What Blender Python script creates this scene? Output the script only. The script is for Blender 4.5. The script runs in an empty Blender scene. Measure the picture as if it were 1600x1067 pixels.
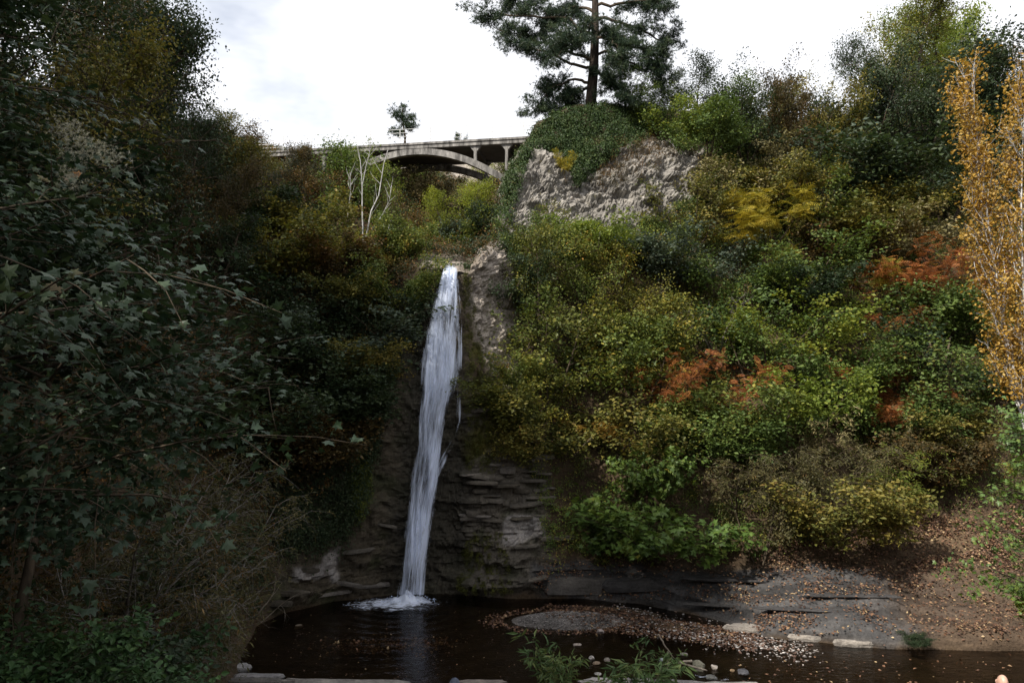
import bpy, math, random
import numpy as np
from mathutils import Vector, Matrix

# ---------------------------------------------------------------- camera, sky, sun, exposure
sc = bpy.context.scene
COL = sc.collection
CAM = np.array([0.0, 0.0, 10.0]); F = 1142.0; PITCH = math.atan(67 / F)
cd = bpy.data.cameras.new('camera'); cam = bpy.data.objects.new('camera', cd); COL.objects.link(cam)
cam.location = CAM; cam.rotation_euler = (math.pi / 2 + PITCH, 0, 0)
cd.sensor_width = 36; cd.lens = 36 * F / 1600; cd.clip_end = 3000; cd.clip_start = 0.1
sc.camera = cam

SUN_DIR = Vector((-0.50, -0.50, 0.70)).normalized()          # towards the sun
w = bpy.data.worlds.new('World'); sc.world = w; w.use_nodes = True
nt = w.node_tree; nt.nodes.clear()
def wn(t, **k):
    n = nt.nodes.new(t)
    for a, b in k.items(): setattr(n, a, b)
    return n
sky = wn('ShaderNodeTexSky', sky_type='NISHITA', sun_disc=False)
sky.sun_elevation = math.asin(SUN_DIR.z); sky.sun_rotation = math.atan2(SUN_DIR.x, SUN_DIR.y) % (2 * math.pi)
tc = wn('ShaderNodeTexCoord'); mp = wn('ShaderNodeMapping'); mp.inputs['Scale'].default_value = (1.0, 1.0, 2.2)
mp.inputs['Location'].default_value = (2.073, 0.673, 0.295)
nz = wn('ShaderNodeTexNoise'); nz.inputs['Scale'].default_value = 1.6; nz.inputs['Detail'].default_value = 6; nz.inputs['Roughness'].default_value = 0.55
cr = wn('ShaderNodeValToRGB'); cr.color_ramp.elements[0].position = 0.27; cr.color_ramp.elements[1].position = 0.40; cr.color_ramp.elements[0].color = (0.32, 0.32, 0.32, 1)
mx = wn('ShaderNodeMix', data_type='RGBA'); mx.inputs['B'].default_value = (8.8, 8.95, 9.4, 1)
bg = wn('ShaderNodeBackground'); bg.inputs['Strength'].default_value = 0.1
wo = wn('ShaderNodeOutputWorld')
L = nt.links.new
L(tc.outputs['Generated'], mp.inputs['Vector']); L(mp.outputs[0], nz.inputs['Vector']); L(nz.outputs['Fac'], cr.inputs[0])
L(cr.outputs[0], mx.inputs['Factor']); L(sky.outputs[0], mx.inputs['A']); L(mx.outputs['Result'], bg.inputs[0]); L(bg.outputs[0], wo.inputs[0])

sl = bpy.data.lights.new('sun', 'SUN'); sl.energy = 5.0; sl.angle = math.radians(1.5); sl.color = (1.0, 0.94, 0.84)
so = bpy.data.objects.new('sun', sl); COL.objects.link(so); so.rotation_euler = SUN_DIR.to_track_quat('Z', 'Y').to_euler()
sc.view_settings.view_transform = 'Standard'; sc.view_settings.look = 'None'; sc.view_settings.gamma = 1; sc.view_settings.exposure = 0.48
sc.view_settings.use_curve_mapping = False
cy = sc.cycles
cy.max_bounces = 6; cy.diffuse_bounces = 3; cy.glossy_bounces = 3; cy.transmission_bounces = 4; cy.transparent_max_bounces = 12
cy.use_denoising = True; cy.caustics_reflective = False; cy.caustics_refractive = False
sc.render.film_transparent = False

# ---------------------------------------------------------------- helpers
rs = np.random.RandomState
_c, _s = math.cos(PITCH), math.sin(PITCH)
def P(px, py, Y):
    """world point(s) at distance Y in front of the viewpoint seen in direction (px, py)"""
    px = np.asarray(px, float); py = np.asarray(py, float); Y = np.asarray(Y, float)
    a = (px - 800) / F; b = (533.5 - py) / F
    dy = _c - b * _s; dz = _s + b * _c
    k = Y / dy
    return np.stack([a * k, Y + 0 * px, CAM[2] + dz * k], -1)
def proj(p):
    d = np.asarray(p, float) - CAM
    f = d[..., 1] * _c + d[..., 2] * _s; u = -d[..., 1] * _s + d[..., 2] * _c
    f = np.where(f < 0.05, 0.05, f)
    return 800 + F * d[..., 0] / f, 533.5 - F * u / f
def hsh(i, j, k, s=0):
    n = (i.astype(np.int64) * 374761393 + j.astype(np.int64) * 668265263 + k.astype(np.int64) * 2147483647 + s * 1274126177) & 0xFFFFFFFF
    n = ((n ^ (n >> 13)) * 1274126177) & 0xFFFFFFFF
    n = ((n ^ (n >> 16)) * 2246822519) & 0xFFFFFFFF
    return ((n ^ (n >> 15)) & 0xFFFFFF) / float(0xFFFFFF)
def vnoise(p, s=0):
    p = np.asarray(p, float); f = np.floor(p); t = p - f; t = t * t * (3 - 2 * t); f = f.astype(np.int64)
    r = 0
    for a in (0, 1):
        for b in (0, 1):
            for c in (0, 1):
                wgt = (t[..., 0] if a else 1 - t[..., 0]) * (t[..., 1] if b else 1 - t[..., 1]) * (t[..., 2] if c else 1 - t[..., 2])
                r = r + wgt * hsh(f[..., 0] + a, f[..., 1] + b, f[..., 2] + c, s)
    return r * 2 - 1
def fbm(p, o=4, s=0, g=0.5):
    p = np.asarray(p, float); r = 0; a = 1
    for k in range(o):
        r = r + a * vnoise(p * 2 ** k + 17.3 * k, s + k); a *= g
    return r
def inpoly(px, py, poly):
    r = np.zeros(np.shape(px), bool); n = len(poly)
    for i in range(n):
        x1, y1 = poly[i]; x2, y2 = poly[(i + 1) % n]
        if y1 == y2: continue
        c = ((y1 > py) != (y2 > py)) & (px < (x2 - x1) * (py - y1) / (y2 - y1) + x1)
        r ^= c
    return r
def mesh_np(name, V, faces, mat=None, smooth=False, attrs=None, uv=None):
    """faces: list of int arrays (n,3) / (n,4)"""
    me = bpy.data.meshes.new(name); V = np.ascontiguousarray(V, np.float32)
    me.vertices.add(len(V)); me.vertices.foreach_set('co', V.ravel())
    faces = [np.asarray(f, np.int32) for f in faces if len(f)]
    loops = np.concatenate([f.ravel() for f in faces]); tot = np.concatenate([np.full(len(f), f.shape[1], np.int32) for f in faces])
    st = np.concatenate([[0], np.cumsum(tot)[:-1]]).astype(np.int32)
    me.loops.add(len(loops)); me.loops.foreach_set('vertex_index', loops)
    me.polygons.add(len(tot)); me.polygons.foreach_set('loop_start', st); me.polygons.foreach_set('loop_total', tot)
    me.polygons.foreach_set('use_smooth', np.full(len(tot), smooth))
    if attrs:
        for k, v in attrs.items():
            v = np.asarray(v, np.float32)
            if v.ndim == 1: at = me.attributes.new(k, 'FLOAT', 'POINT'); at.data.foreach_set('value', v)
            else:
                at = me.attributes.new(k, 'FLOAT_COLOR', 'POINT'); at.data.foreach_set('color', np.ascontiguousarray(np.c_[v, np.ones(len(v))], np.float32).ravel())
    if uv is not None:
        ul = me.uv_layers.new(name='UVMap'); ul.data.foreach_set('uv', np.asarray(uv, np.float32)[loops].ravel())
    me.update(calc_edges=True); me.validate()
    if mat: me.materials.append(mat)
    return me
def link(name, me, parent=None, loc=None):
    o = bpy.data.objects.new(name, me); COL.objects.link(o)
    if parent is not None: o.parent = parent
    if loc is not None: o.location = loc
    return o
def tag(o, label=None, cat=None, group=None, kind=None):
    if label: o['label'] = label
    if cat: o['category'] = cat
    if group: o['group'] = group
    if kind: o['kind'] = kind
    return o
def empty(name, loc=(0, 0, 0), rz=0.0, sca=(1, 1, 1)):
    o = bpy.data.objects.new(name, None); COL.objects.link(o); o.location = loc; o.rotation_euler = (0, 0, rz); o.scale = sca
    o.empty_display_size = 0.2
    return o
class MB:
    """collects verts, quads and tris"""
    def __init__(s): s.v = []; s.q = []; s.t = []; s.n = 0
    def add(s, V, q=(), t=()):
        V = np.asarray(V, float); s.v.append(V)
        if len(q): s.q.append(np.asarray(q, int) + s.n)
        if len(t): s.t.append(np.asarray(t, int) + s.n)
        s.n += len(V)
    def tube(s, pts, rad, sides=5, cap=True):
        pts = np.asarray(pts, float); n = len(pts); rad = np.broadcast_to(np.asarray(rad, float), (n,))
        tg = np.gradient(pts, axis=0); tg /= np.linalg.norm(tg, axis=1)[:, None] + 1e-9
        up = np.array([0, 0, 1.0]) if abs(tg[:, 2].mean()) < 0.8 else np.array([1.0, 0, 0])
        a = np.cross(tg, up); a /= np.linalg.norm(a, axis=1)[:, None] + 1e-9; b = np.cross(tg, a)
        th = np.arange(sides) * 2 * math.pi / sides
        V = pts[:, None] + rad[:, None, None] * (np.cos(th)[None, :, None] * a[:, None] + np.sin(th)[None, :, None] * b[:, None])
        i = np.arange(n - 1)[:, None] * sides; j = np.arange(sides)[None]; j2 = (j + 1) % sides
        q = np.stack([i + j, i + j2, i + sides + j2, i + sides + j], -1).reshape(-1, 4)
        V = V.reshape(-1, 3); t = []
        if cap:
            V = np.r_[V, pts[:1], pts[-1:]]; e = n * sides
            jj = np.arange(sides); t = np.r_[np.c_[np.full(sides, e), (jj + 1) % sides, jj], np.c_[np.full(sides, e + 1), (n - 1) * sides + jj, (n - 1) * sides + (jj + 1) % sides]]
        s.add(V, q, t)
    def box(s, c, ax, ay, az, hx, hy, hz):
        c, ax, ay, az = [np.asarray(k, float) for k in (c, ax, ay, az)]
        V = [c + i * hx * ax + j * hy * ay + k * hz * az for i in (-1, 1) for j in (-1, 1) for k in (-1, 1)]
        s.add(V, [[0, 1, 3, 2], [4, 6, 7, 5], [0, 4, 5, 1], [2, 3, 7, 6], [0, 2, 6, 4], [1, 5, 7, 3]])
    def mesh(s, name, mat=None, smooth=False, **k):
        return mesh_np(name, np.concatenate(s.v), [np.concatenate(a) for a in (s.q, s.t) if a], mat, smooth, **k)

# ---------------------------------------------------------------- materials
class NT:
    def __init__(s, name):
        s.m = bpy.data.materials.new(name); s.m.use_nodes = True; s.t = s.m.node_tree; s.t.nodes.clear()
    def n(s, t, ins=None, **k):
        x = s.t.nodes.new(t)
        for a, b in k.items(): setattr(x, a, b)
        for a, b in (ins or {}).items():
            if hasattr(b, 'bl_idname') or isinstance(b, bpy.types.NodeSocket): s.t.links.new(b, x.inputs[a])
            else: x.inputs[a].default_value = b
        return x
    def ramp(s, fac, stops, interp='LINEAR'):
        r = s.n('ShaderNodeValToRGB', {0: fac}); e = r.color_ramp; e.interpolation = interp
        while len(e.elements) < len(stops): e.elements.new(0.5)
        for x, (p, c) in zip(e.elements, stops): x.position = p; x.color = (*c, 1) if len(c) == 3 else c
        return r.outputs[0]
    def math(s, op, a, b=0.0, c=None):
        d = {0: a, 1: b}
        if c is not None: d[2] = c
        return s.n('ShaderNodeMath', d, operation=op).outputs[0]
    def mix(s, f, a, b, blend='MIX'):
        x = s.n('ShaderNodeMix', data_type='RGBA', blend_type=blend)
        for i, v in (('Factor', f), ('A', a), ('B', b)):
            if isinstance(v, bpy.types.NodeSocket): s.t.links.new(v, x.inputs[i])
            else: x.inputs[i].default_value = v if i == 'Factor' else ((*v, 1) if len(v) == 3 else v)
        return x.outputs['Result']
    def out(s, sh): s.n('ShaderNodeOutputMaterial', {0: sh}); return s.m
    def noise(s, scale, detail=4, rough=0.55, vec=None, dist=0.0):
        d = {'Scale': scale, 'Detail': detail, 'Roughness': rough, 'Distortion': dist}
        if vec is not None: d['Vector'] = vec
        return s.n('ShaderNodeTexNoise', d).outputs['Fac']
    def pos(s): return s.n('ShaderNodeNewGeometry').outputs['Position']
    def obj(s): return s.n('ShaderNodeTexCoord').outputs['Object']

def leaf_mat(name, stops, transl=0.28, rough=0.5, spec=0.25, jit=0.22):
    t = NT(name); at = t.n('ShaderNodeAttribute', attribute_name='rnd').outputs['Fac']
    oi = t.n('ShaderNodeObjectInfo').outputs['Random']
    f = t.math('ADD', at, t.math('MULTIPLY', t.math('SUBTRACT', oi, 0.5), jit))
    big = t.noise(0.9, 2, vec=t.pos())
    f = t.math('ADD', f, t.math('MULTIPLY', t.math('SUBTRACT', big, 0.5), 0.55))
    c = t.ramp(f, stops)
    p = t.n('ShaderNodeBsdfPrincipled', {'Base Color': c, 'Roughness': rough, 'Specular IOR Level': spec})
    tr = t.n('ShaderNodeBsdfTranslucent', {'Color': t.mix(1.0, c, (1.25, 1.2, 0.7), 'MULTIPLY')})
    return t.out(t.n('ShaderNodeMixShader', {0: transl, 1: p.outputs[0], 2: tr.outputs[0]}).outputs[0])
LM = {
 'olive': leaf_mat('leaf_olive', [(0.0, (0.035, 0.045, 0.014)), (0.35, (0.095, 0.105, 0.026)), (0.62, (0.165, 0.15, 0.034)), (0.85, (0.25, 0.195, 0.045)), (1.0, (0.13, 0.07, 0.03))]),
 'yellow': leaf_mat('leaf_yellow', [(0.0, (0.045, 0.06, 0.016)), (0.4, (0.10, 0.115, 0.024)), (0.68, (0.20, 0.185, 0.035)), (0.88, (0.34, 0.27, 0.045)), (1.0, (0.36, 0.20, 0.03))]),
 'gold': leaf_mat('leaf_gold', [(0.0, (0.16, 0.09, 0.02)), (0.35, (0.30, 0.165, 0.028)), (0.7, (0.40, 0.25, 0.045)), (1.0, (0.46, 0.34, 0.13))]),
 'frondgold': leaf_mat('leaf_frond_gold', [(0.0, (0.09, 0.12, 0.022)), (0.35, (0.24, 0.22, 0.03)), (0.7, (0.40, 0.31, 0.035)), (1.0, (0.50, 0.37, 0.05))]),
 'green': leaf_mat('leaf_green', [(0.0, (0.025, 0.045, 0.013)), (0.4, (0.065, 0.105, 0.026)), (0.75, (0.125, 0.175, 0.042)), (1.0, (0.20, 0.19, 0.04))]),
 'bright': leaf_mat('leaf_bright', [(0.0, (0.07, 0.11, 0.022)), (0.5, (0.16, 0.215, 0.038)), (1.0, (0.31, 0.30, 0.05))], transl=0.4),
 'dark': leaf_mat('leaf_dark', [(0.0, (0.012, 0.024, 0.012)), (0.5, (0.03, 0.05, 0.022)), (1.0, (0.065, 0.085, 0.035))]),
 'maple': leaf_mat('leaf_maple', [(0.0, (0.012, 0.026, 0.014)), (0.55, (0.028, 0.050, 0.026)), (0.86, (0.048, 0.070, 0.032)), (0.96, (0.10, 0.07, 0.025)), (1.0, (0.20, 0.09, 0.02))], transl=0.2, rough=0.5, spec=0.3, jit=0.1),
 'maplegreen': leaf_mat('leaf_maple_green', [(0.0, (0.055, 0.10, 0.028)), (0.5, (0.105, 0.17, 0.036)), (0.85, (0.17, 0.22, 0.045)), (1.0, (0.30, 0.24, 0.04))], transl=0.3, rough=0.45, spec=0.35),
 'rust': leaf_mat('leaf_rust', [(0.0, (0.07, 0.07, 0.02)), (0.25, (0.20, 0.08, 0.025)), (0.5, (0.30, 0.095, 0.03)), (0.75, (0.42, 0.16, 0.05)), (1.0, (0.50, 0.25, 0.06))]),
 'tan': leaf_mat('leaf_tan', [(0.0, (0.06, 0.05, 0.025)), (0.4, (0.15, 0.135, 0.06)), (0.75, (0.25, 0.215, 0.10)), (1.0, (0.30, 0.22, 0.12))], transl=0.15),
 'mix': leaf_mat('leaf_autumn_mix', [(0.0, (0.03, 0.045, 0.014)), (0.35, (0.075, 0.11, 0.026)), (0.68, (0.14, 0.17, 0.036)), (0.9, (0.28, 0.25, 0.045)), (1.0, (0.30, 0.16, 0.03))]),
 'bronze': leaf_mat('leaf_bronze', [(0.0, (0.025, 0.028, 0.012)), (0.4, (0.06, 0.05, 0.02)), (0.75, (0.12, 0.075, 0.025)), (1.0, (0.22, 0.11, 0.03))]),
 'blue': leaf_mat('leaf_blue_green', [(0.0, (0.03, 0.045, 0.035)), (0.5, (0.06, 0.085, 0.06)), (1.0, (0.12, 0.14, 0.09))]),
 'willow': leaf_mat('leaf_willow', [(0.0, (0.04, 0.042, 0.018)), (0.5, (0.085, 0.08, 0.032)), (0.85, (0.15, 0.125, 0.05)), (1.0, (0.2, 0.11, 0.04))]),
 'ivy': leaf_mat('leaf_ivy', [(0.0, (0.018, 0.036, 0.012)), (0.5, (0.04, 0.07, 0.02)), (0.85, (0.075, 0.105, 0.03)), (1.0, (0.12, 0.09, 0.03))], transl=0.12),
 'bram': leaf_mat('leaf_bramble', [(0.0, (0.02, 0.045, 0.018)), (0.5, (0.04, 0.085, 0.03)), (1.0, (0.075, 0.13, 0.04))], transl=0.2),
 'moss': leaf_mat('moss_tuft', [(0.0, (0.03, 0.035, 0.008)), (0.5, (0.07, 0.075, 0.014)), (1.0, (0.12, 0.12, 0.02))], transl=0.1),
 'lime': leaf_mat('leaf_lime', [(0.0, (0.10, 0.14, 0.02)), (0.5, (0.21, 0.25, 0.035)), (1.0, (0.36, 0.34, 0.05))], transl=0.4),
 'pine': leaf_mat('leaf_pine', [(0.0, (0.012, 0.024, 0.016)), (0.5, (0.03, 0.055, 0.03)), (1.0, (0.065, 0.09, 0.04))], transl=0.1),
 'litter': leaf_mat('leaf_litter', [(0.0, (0.045, 0.025, 0.018)), (0.45, (0.11, 0.058, 0.036)), (0.8, (0.20, 0.11, 0.062)), (1.0, (0.38, 0.28, 0.15))], transl=0.0),
 'fluff': leaf_mat('seed_fluff', [(0.0, (0.09, 0.09, 0.075)), (1.0, (0.24, 0.24, 0.21))], transl=0.3),
 'herb': leaf_mat('leaf_herb', [(0.0, (0.04, 0.075, 0.03)), (0.5, (0.075, 0.125, 0.045)), (1.0, (0.17, 0.19, 0.06))], transl=0.25),
}
def bark_mat(name, a, b, scale=6):
    t = NT(name); o = t.obj(); mpn = t.n('ShaderNodeMapping', {'Vector': o, 'Scale': (1, 1, 0.25)}).outputs[0]
    f = t.noise(scale, 5, 0.65, mpn); c = t.ramp(f, [(0.35, a), (0.65, b)])
    bp = t.n('ShaderNodeBump', {'Strength': 0.6, 'Distance': 0.03, 'Height': f})
    return t.out(t.n('ShaderNodeBsdfPrincipled', {'Base Color': c, 'Roughness': 0.9, 'Normal': bp.outputs[0], 'Specular IOR Level': 0.1}).outputs[0])
BARK = bark_mat('bark_brown', (0.035, 0.028, 0.02), (0.11, 0.085, 0.06))
BARKD = bark_mat('bark_dark', (0.02, 0.016, 0.013), (0.06, 0.047, 0.037))
BARKG = bark_mat('bark_grey', (0.10, 0.09, 0.08), (0.24, 0.22, 0.20))
BARKW = bark_mat('bark_white', (0.28, 0.27, 0.26), (0.62, 0.61, 0.60), 14)
DEAD = bark_mat('dead_wood', (0.16, 0.13, 0.10), (0.36, 0.31, 0.25))

def rock_mat(name='rock', dark=1.0):
    """surface colour comes from the 'tint' attribute (which rock, moss or soil is there), with grain and relief"""
    t = NT(name); at = t.n('ShaderNodeAttribute', attribute_name='tint').outputs['Color']
    ro = t.n('ShaderNodeAttribute', attribute_name='rocky').outputs['Fac']
    p = t.pos(); st = t.n('ShaderNodeMapping', {'Vector': p, 'Scale': (0.6, 0.6, 4.0)}).outputs[0]
    n1 = t.noise(1.3, 6, 0.65, p); n2 = t.noise(9, 5, 0.7, p); n3 = t.noise(1.6, 5, 0.6, st, 0.4)
    v = t.n('ShaderNodeTexVoronoi', {'Vector': p, 'Scale': 4.0}, feature='DISTANCE_TO_EDGE').outputs['Distance']
    m = t.math('ADD', t.math('MULTIPLY', n1, 0.7), t.math('ADD', t.math('MULTIPLY', n2, 0.7), t.math('MULTIPLY', n3, 0.6)))
    k = t.ramp(m, [(0.55, (0.42, 0.40, 0.38)), (0.95, (0.95, 0.95, 0.95)), (1.25, (1.5, 1.48, 1.45))])
    m2 = t.math('DIVIDE', m, 2.0); k = t.ramp(m2, [(0.34, (0.40, 0.38, 0.36)), (0.5, (0.95, 0.95, 0.95)), (0.64, (1.6, 1.57, 1.52))])
    c = t.mix(1.0, at, k, 'MULTIPLY')
    h = t.math('ADD', t.math('MULTIPLY', n3, 0.55), t.math('ADD', t.math('MULTIPLY', n2, 0.8), t.math('MULTIPLY', v, 0.3)))
    bp = t.n('ShaderNodeBump', {'Strength': 0.8, 'Distance': 0.10, 'Height': h})
    wet = t.math('SUBTRACT', 0.9, t.math('MULTIPLY', ro, 0.0))
    return t.out(t.n('ShaderNodeBsdfPrincipled', {'Base Color': c, 'Roughness': wet, 'Normal': bp.outputs[0], 'Specular IOR Level': 0.2}).outputs[0])
ROCK = rock_mat()

# ---------------------------------------------------------------- terrain: hillsides lofted from foot to plateau
def pk(*k): return [tuple(P(a, b, c)) for a, b, c in k]
def pc(px, *k): return pk(*[(px, b, c) for b, c in k])
COLS = [
 [(-1, -12, 8.2), (-4, -12, 8.4), (-8, -12, 10), (-11, -12, 14), (-15, -12, 19), (-19, -12, 24), (-26, -12, 29), (-60, -14, 36)],
 [(-3.6, 4, 6.4), (-5.5, 4, 7.2), (-8.5, 4, 9), (-11.5, 4, 13), (-15, 4, 18), (-19, 4, 23), (-26, 3, 28), (-60, 2, 36)],
 [(-7, 12, 3.6), (-8.5, 12, 5), (-10.5, 12, 7.5), (-13, 12, 11.5), (-16.5, 12, 17), (-20, 12, 22), (-26, 12, 27), (-60, 12, 35)],
 [(-9, 20, 0.4), (-10.5, 19, 2.2), (-12.5, 18, 6), (-15, 18, 11), (-18, 18, 16.5), (-21.5, 18, 22), (-27, 18, 27), (-60, 18, 34)],
 pk((372, 1050, 25.5), (290, 950, 24.5), (210, 760, 24), (150, 570, 26), (120, 380, 30), (100, 240, 34), (80, 160, 40), (-100, 160, 70)),
 pk((385, 1000, 28.3), (350, 900, 28), (320, 700, 29), (310, 500, 32), (300, 350, 36), (290, 250, 41), (270, 200, 48), (200, 190, 75)),
 pk((402, 963, 31), (400, 820, 31.5), (400, 650, 32.5), (400, 500, 35), (400, 390, 39), (400, 290, 45), (395, 240, 52), (380, 232, 75)),
 pc(440, (945, 32.7), (800, 32.5), (650, 33.5), (500, 36), (400, 39.5), (310, 46), (262, 54), (240, 75)),
 pc(520, (930, 34.4), (800, 34), (650, 34.5), (520, 36), (410, 40), (330, 45), (285, 52), (255, 75)),
 pc(600, (926, 35.2), (780, 34.9), (650, 35), (500, 36), (430, 38), (380, 41), (320, 50), (268, 75)),
 pc(640, (926, 35.5), (800, 35.5), (650, 35.5), (500, 35.6), (438, 36), (405, 39), (360, 46), (272, 78)),
 pc(662, (926, 35.7), (800, 35.7), (650, 35.6), (480, 35.3), (412, 35.6), (402, 39), (375, 46), (266, 82)),
 pc(682, (926, 35.8), (800, 35.8), (650, 35.6), (480, 35.3), (416, 35.5), (406, 38.5), (385, 46), (266, 84)),
 pc(718, (926, 35.8), (800, 35.8), (650, 35.6), (480, 35.4), (417, 35.6), (406, 38.5), (385, 46), (280, 84)),
 pc(731, (928, 35.5), (800, 35.5), (650, 35.4), (500, 35.5), (424, 35.5), (414, 37.5), (395, 46), (290, 82)),
 pk((762, 928, 35.2), (762, 800, 35.5), (762, 650, 35.5), (760, 500, 36), (756, 402, 36.3), (758, 394, 39), (770, 380, 46), (790, 290, 78)),
 pk((782, 928, 35.1), (784, 800, 35.5), (784, 650, 35.8), (784, 500, 36.8), (779, 385, 38.5), (786, 330, 42), (800, 290, 46), (820, 270, 76)),
 pk((808, 928, 35), (808, 800, 35.6), (806, 660, 36), (804, 500, 37.5), (800, 370, 40.5), (812, 285, 43.2), (828, 232, 46.5), (850, 225, 76)),
 pc(845, (926, 35), (800, 35.8), (680, 36.4), (520, 38), (362, 42), (245, 44), (200, 47), (203, 80)),
 pc(900, (922, 35), (880, 35.6), (740, 37), (550, 39), (355, 43), (245, 44.8), (178, 47.5), (185, 80)),
 pc(1000, (932, 34), (888, 35), (750, 36.5), (560, 39), (355, 43.5), (225, 45.5), (172, 48), (178, 80)),
 pc(1100, (955, 32), (890, 34), (780, 36), (580, 39.5), (360, 44.5), (240, 47), (185, 52), (188, 80)),
 pc(1200, (985, 29.6), (893, 33.5), (800, 35.5), (600, 39), (400, 44), (300, 48), (215, 56), (200, 85)),
 pc(1400, (1003, 28.3), (905, 33), (780, 36), (600, 40), (400, 46), (300, 51), (200, 60), (180, 85)),
 pc(1600, (1000, 28.3), (940, 30.5), (800, 34), (600, 38), (400, 46), (280, 52), (190, 60), (160, 85)),
 pc(1900, (1000, 25), (950, 26), (800, 29), (600, 33), (420, 38), (260, 44), (160, 54), (130, 85)),
 [(22, 14, 2.4), (23, 14, 3.4), (26, 15, 6), (30, 17, 10), (35, 18, 15), (40, 19, 20), (50, 20, 26), (90, 20, 32)],
 [(18, 2, 6.0), (20, 2, 6.6), (24, 2, 9), (28, 2, 12), (33, 2, 16), (38, 2, 20), (50, 0, 25), (90, 0, 30)],
]
C = np.array(COLS)                                        # (ncol, 8, 3)
foot = C[:, :1].copy(); foot[..., 2] = np.minimum(foot[..., 2] - 1.6, foot[..., 2] * 0 + 20)
inw = C[:, :1] - C[:, 1:2]; inw[..., 2] = 0; foot += 0.25 * inw / (np.linalg.norm(inw, axis=-1, keepdims=True) + 1e-6)
C = np.concatenate([foot, C], 1)
def resample(A, counts, axis):
    A = np.moveaxis(A, axis, 0); out = []
    for i, n in enumerate(counts):
        t = (np.arange(n) / n)[:, None, None]
        out.append(A[i] * (1 - t) + A[i + 1] * t)
    out.append(A[-1:]); return np.moveaxis(np.concatenate(out), 0, axis)
def nrm_(v): return v / (np.linalg.norm(v, axis=-1, keepdims=True) + 1e-9)
mid = proj(C[:, 4])[0]
nc = [max(6, min(80, int(abs(mid[i + 1] - mid[i]) / (2.0 if 600 < mid[i] < 1100 else 4.0)))) if 3 < i < len(C) - 3 else 14 for i in range(len(C) - 1)]
G = resample(C, nc, 0); G = resample(G, [6, 40, 46, 56, 56, 50, 44, 24], 1)
for _ in range(2):                                        # soften the loft's creases a little
    G[1:-1] = 0.25 * G[:-2] + 0.5 * G[1:-1] + 0.25 * G[2:]
    G[:, 1:-1] = 0.25 * G[:, :-2] + 0.5 * G[:, 1:-1] + 0.25 * G[:, 2:]
du = np.gradient(G, axis=0); dv = np.gradient(G, axis=1); N = np.cross(du, dv); N /= np.linalg.norm(N, axis=-1, keepdims=True) + 1e-9
tocam = CAM - G; N *= np.sign((N * nrm_(np.array([-2.0, 22.0, 22.0]) - G)).sum(-1, keepdims=True) + 1e-9)
GX, GY = proj(G)
def soft(poly, blur=9):
    """1 inside a patch of the hillside, fading over its rim"""
    a = 0
    r = rs(5)
    for _ in range(8):
        a = a + inpoly(GX + 0.6 * blur * r.randn() + 10 * fbm(G * 0.9, 2, 3), GY + 0.6 * blur * r.randn() + 10 * fbm(G * 0.9 + 40, 2, 4), poly)
    return a / 8.0
CLIFF = [(798, 268), (838, 225), (900, 235), (980, 225), (1060, 200), (1110, 230), (1120, 300), (1050, 350), (960, 372), (860, 372), (785, 385), (778, 350)]
CHUTE = [(724, 440), (728, 415), (760, 395), (784, 370), (800, 372), (800, 470), (808, 560), (806, 620), (775, 610), (748, 520)]
WALLR = [(722, 590), (770, 590), (812, 600), (835, 680), (850, 760), (858, 925), (715, 930), (712, 720)]
WALLL = [(405, 960), (440, 820), (520, 760), (560, 560), (640, 460), (668, 400), (700, 410), (720, 590), (716, 930), (540, 935)]
BANK = [(835, 880), (1000, 884), (1200, 886), (1400, 890), (1500, 905), (1520, 945), (1440, 1010), (1150, 990), (1000, 940), (840, 935)]
MOSS = [(716, 425), (730, 425), (748, 520), (772, 600), (790, 660), (768, 720), (720, 730), (722, 560)]
LIP = [(650, 400), (720, 400), (724, 420), (664, 424)]
mk = {k: soft(v) for k, v in dict(CLIFF=CLIFF, CHUTE=CHUTE, WALLR=WALLR, WALLL=WALLL, BANK=BANK, MOSS=MOSS, LIP=LIP).items()}
rocky = np.clip(mk['CLIFF'] + mk['CHUTE'] + mk['WALLR'] + mk['WALLL'] + mk['BANK'] + mk['LIP'], 0, 1)
tint = np.zeros(G.shape) + np.array([0.075, 0.052, 0.032])
gn = fbm(G * 0.35, 3, 9)[..., None]
tint = tint * (1 + 0.35 * gn)
def lay(m, c):
    global tint
    tint = tint * (1 - m[..., None]) + m[..., None] * np.array(c)
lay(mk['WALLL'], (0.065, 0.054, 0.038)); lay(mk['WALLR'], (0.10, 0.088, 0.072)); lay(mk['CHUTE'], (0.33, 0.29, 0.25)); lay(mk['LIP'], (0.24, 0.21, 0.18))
bed_ = 1 + 0.35 * fbm(G * np.array([0.25, 0.25, 1.5]), 3, 47)
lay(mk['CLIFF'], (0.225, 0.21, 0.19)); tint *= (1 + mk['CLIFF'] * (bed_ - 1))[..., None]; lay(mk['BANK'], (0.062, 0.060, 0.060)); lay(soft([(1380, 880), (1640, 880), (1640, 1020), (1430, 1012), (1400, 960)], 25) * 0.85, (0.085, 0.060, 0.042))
mossn = np.clip(fbm(G * 1.3, 3, 21) * 1.4 + 0.45, 0, 1); lay(mk['MOSS'] * mossn, (0.085, 0.075, 0.014))
lm = np.clip(fbm(G * 0.8, 3, 31) * 2 - 0.2, 0, 1) * np.clip(mk['WALLL'] + mk['WALLR'], 0, 1) * 0.6; lay(lm, (0.035, 0.042, 0.016))
scar = soft([(505, 865), (530, 862), (528, 905), (515, 905), (500, 885)], 3) + soft([(455, 880), (500, 876), (500, 896), (455, 900)], 3) + soft([(790, 815), (835, 812), (850, 842), (780, 845)], 4); lay(np.clip(scar, 0, 1) * 0.8, (0.30, 0.28, 0.27))
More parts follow.
